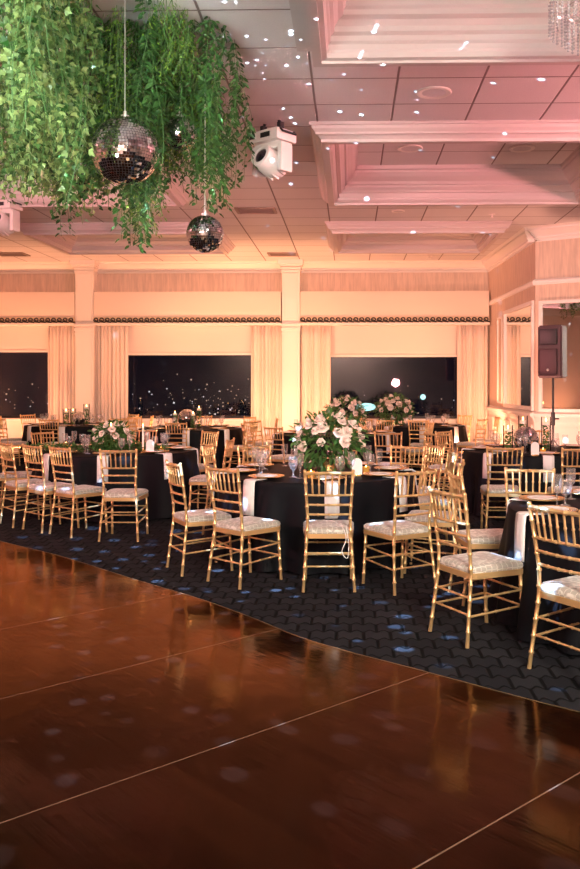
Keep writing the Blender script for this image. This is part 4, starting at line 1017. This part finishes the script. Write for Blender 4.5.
def votive_build():
    t = empty('votive_candle'); bm = bmesh.new(); lathe(bm, [(.0001, 0), (.03, 0), (.036, .06), (.034, .06), (.028, .006), (.0001, .006)], 16); mesh_obj('votive_glass', bm, mat('amber_glass', (.75, .42, .08), .15, .3), t)
    bm = bmesh.new(); lathe(bm, [(.0001, .035), (.008, .045), (.006, .06), (.0001, .075)], 8); mesh_obj('flame', bm, M_flame, t); return t
VOT = Maker(votive_build)
for px, py, lb in ((366, 473, 'gold votive candle right of the white card on the middle table'), (161, 452, 'gold votive candle right of the card on the left table'), (311, 478, 'gold votive candle in front of the big roses'),
                   (543, 454, 'gold votive candle right of the table mirror ball on the right'), (66, 447, 'gold votive candle in the garland on the left table')):
    VOT.put(on_height(px, py, TZ), 0, lb, 'votive candle', 'votive candles')
# cord hanging from the centre chair's seat
b = on_height(345, 520, .49)
bm = bmesh.new(); tube(bm, catmull([Vector(v) for v in ((-.03, .14, .0), (.03, .05, .012), (.07, -.05, .006), (.11, -.16, -.01), (.13, -.22, -.08), (.10, -.23, -.17), (.14, -.22, -.22), (.15, -.2, -.12), (.13, -.1, .0))], 6), .003, 5)
tag(mesh_obj('bead_cord', bm, M_napkin, loc=(-.16, 6.58, .50)), 'thin white cord lying on and hanging off the centre chair seat', 'cord')

# ------------------------------------------------------------------ loudspeaker on its stand
p = at(553, 378, 12.9)
spk = empty('loudspeaker', p, R(-32)); k = 12.9 / F
bm = bmesh.new(); sw, shh = 34 * k, 52 * k
sw = .37
vs = [(-sw / 2, -.16), (sw / 2, -.16), (sw / 2, .10), (sw * .36, .20), (-sw * .36, .20), (-sw / 2, .10)]
lo = [bm.verts.new((x, y, 0)) for x, y in vs]; hi = [bm.verts.new((x, y, shh)) for x, y in vs]
bm.faces.new(lo[::-1]); bm.faces.new(hi)
for i in range(6): bm.faces.new((lo[i], lo[(i + 1) % 6], hi[(i + 1) % 6], hi[i]))
bmesh.ops.bevel(bm, geom=bm.edges[:], offset=.02, segments=3, affect='EDGES'); mesh_obj('cabinet', bm, M_speaker, spk)
bm = bmesh.new(); box(bm, (-.02, -.168, shh * .30), (sw * .74, .02, shh * .5), .03); mesh_obj('woofer_grille', bm, M_grille, spk)
bm = bmesh.new(); box(bm, (-.02, -.168, shh * .78), (sw * .74, .02, shh * .3), .02)
mesh_obj('horn', bm, M_bmetal, spk)
bm = bmesh.new(); bmesh.ops.create_uvsphere(bm, u_segments=12, v_segments=8, radius=.022, matrix=Matrix.Translation((-.02, -.178, .12))); mesh_obj('badge', bm, M_wire, spk)
tag(spk, 'dark loudspeaker raised on a pole in front of the wide mirror', 'loudspeaker')
st = empty('speaker_stand', (p.x, p.y, 0)); bm = bmesh.new(); tube(bm, [(0, 0, .1), (0, 0, p.z)], .018, 10); mesh_obj('pole', bm, M_bmetal, st)
bm = bmesh.new(); tube(bm, [(0, 0, .95), (0, 0, 1.15)], .032, 10); mesh_obj('collar', bm, M_bmetal, st); bm = bmesh.new(); tube(bm, [(0, 0, 1.05), (.09, 0, 1.05)], .012, 8); mesh_obj('knob', bm, M_bmetal, st)
for q in range(3):
    a = R(90 + 120 * q); bm = bmesh.new(); tube(bm, [(0, 0, .75), (.5 * math.cos(a), .5 * math.sin(a), .015)], .012, 8); mesh_obj('leg', bm, M_bmetal, st)
tag(st, 'black tripod pole stand carrying the loudspeaker', 'speaker stand')

# ------------------------------------------------------------------ outside the windows: distant night lights
M_l = [mat('city_lamp', c, .5, emit=c, es=e) for c, e in (((1, .72, .42), 2), ((1, .92, .8), 3), ((.5, 1, .85), 5))]
rnd = random.Random(99); bm = bmesh.new()
for k in range(150):
    w_ = rnd.choice((1, 1, 1, 1, 0, 2)); px = rnd.uniform((0, 132, 332)[w_], (50, 250, 455)[w_]); py = rnd.gauss(400, 11)
    if w_ == 1 and px < 190 and rnd.random() < .5: continue
    Y_ = rnd.uniform(60, 110); q = at(px, py, Y_); m0 = len(bm.faces)
    g = bmesh.ops.create_icosphere(bm, subdivisions=1, radius=rnd.uniform(.03, .08), matrix=Matrix.Translation(q))
    mi_ = 0 if rnd.random() < .75 else 1
    for v in g['verts']:
        for f in v.link_faces: f.material_index = mi_
tag(mesh_obj('city_lights', bm, M_l, smooth=False), 'scattered distant warm lights of the town outside the dark windows', 'city lights', kind='stuff')
for px, py, r, sx in ((366, 407, .5, 2.6), (423, 397, .35, 1)):  # pale green glowing ovals placed far beyond the right window pane
    q = at(px, py, 60); bm = bmesh.new(); bmesh.ops.create_icosphere(bm, subdivisions=2, radius=r * .7); bmesh.ops.scale(bm, vec=(sx * .8, .6, .8), verts=bm.verts[:])
    o = mesh_obj('glowing_spot', bm, M_l[2], loc=q)
    tag(o, 'pale green glowing %s outside the right-hand window' % ('oval, wider and brighter,' if px == 366 else 'small round spot'), 'lamp')
bm = bmesh.new(); quad(bm, (-80, WY + .5, -9), (80, WY + .5, -9), (80, 160, -9), (-80, 160, -9)); o = mesh_obj('ground_outside', bm, mat('dark_ground', (.01, .01, .012), .9)); struct(o)
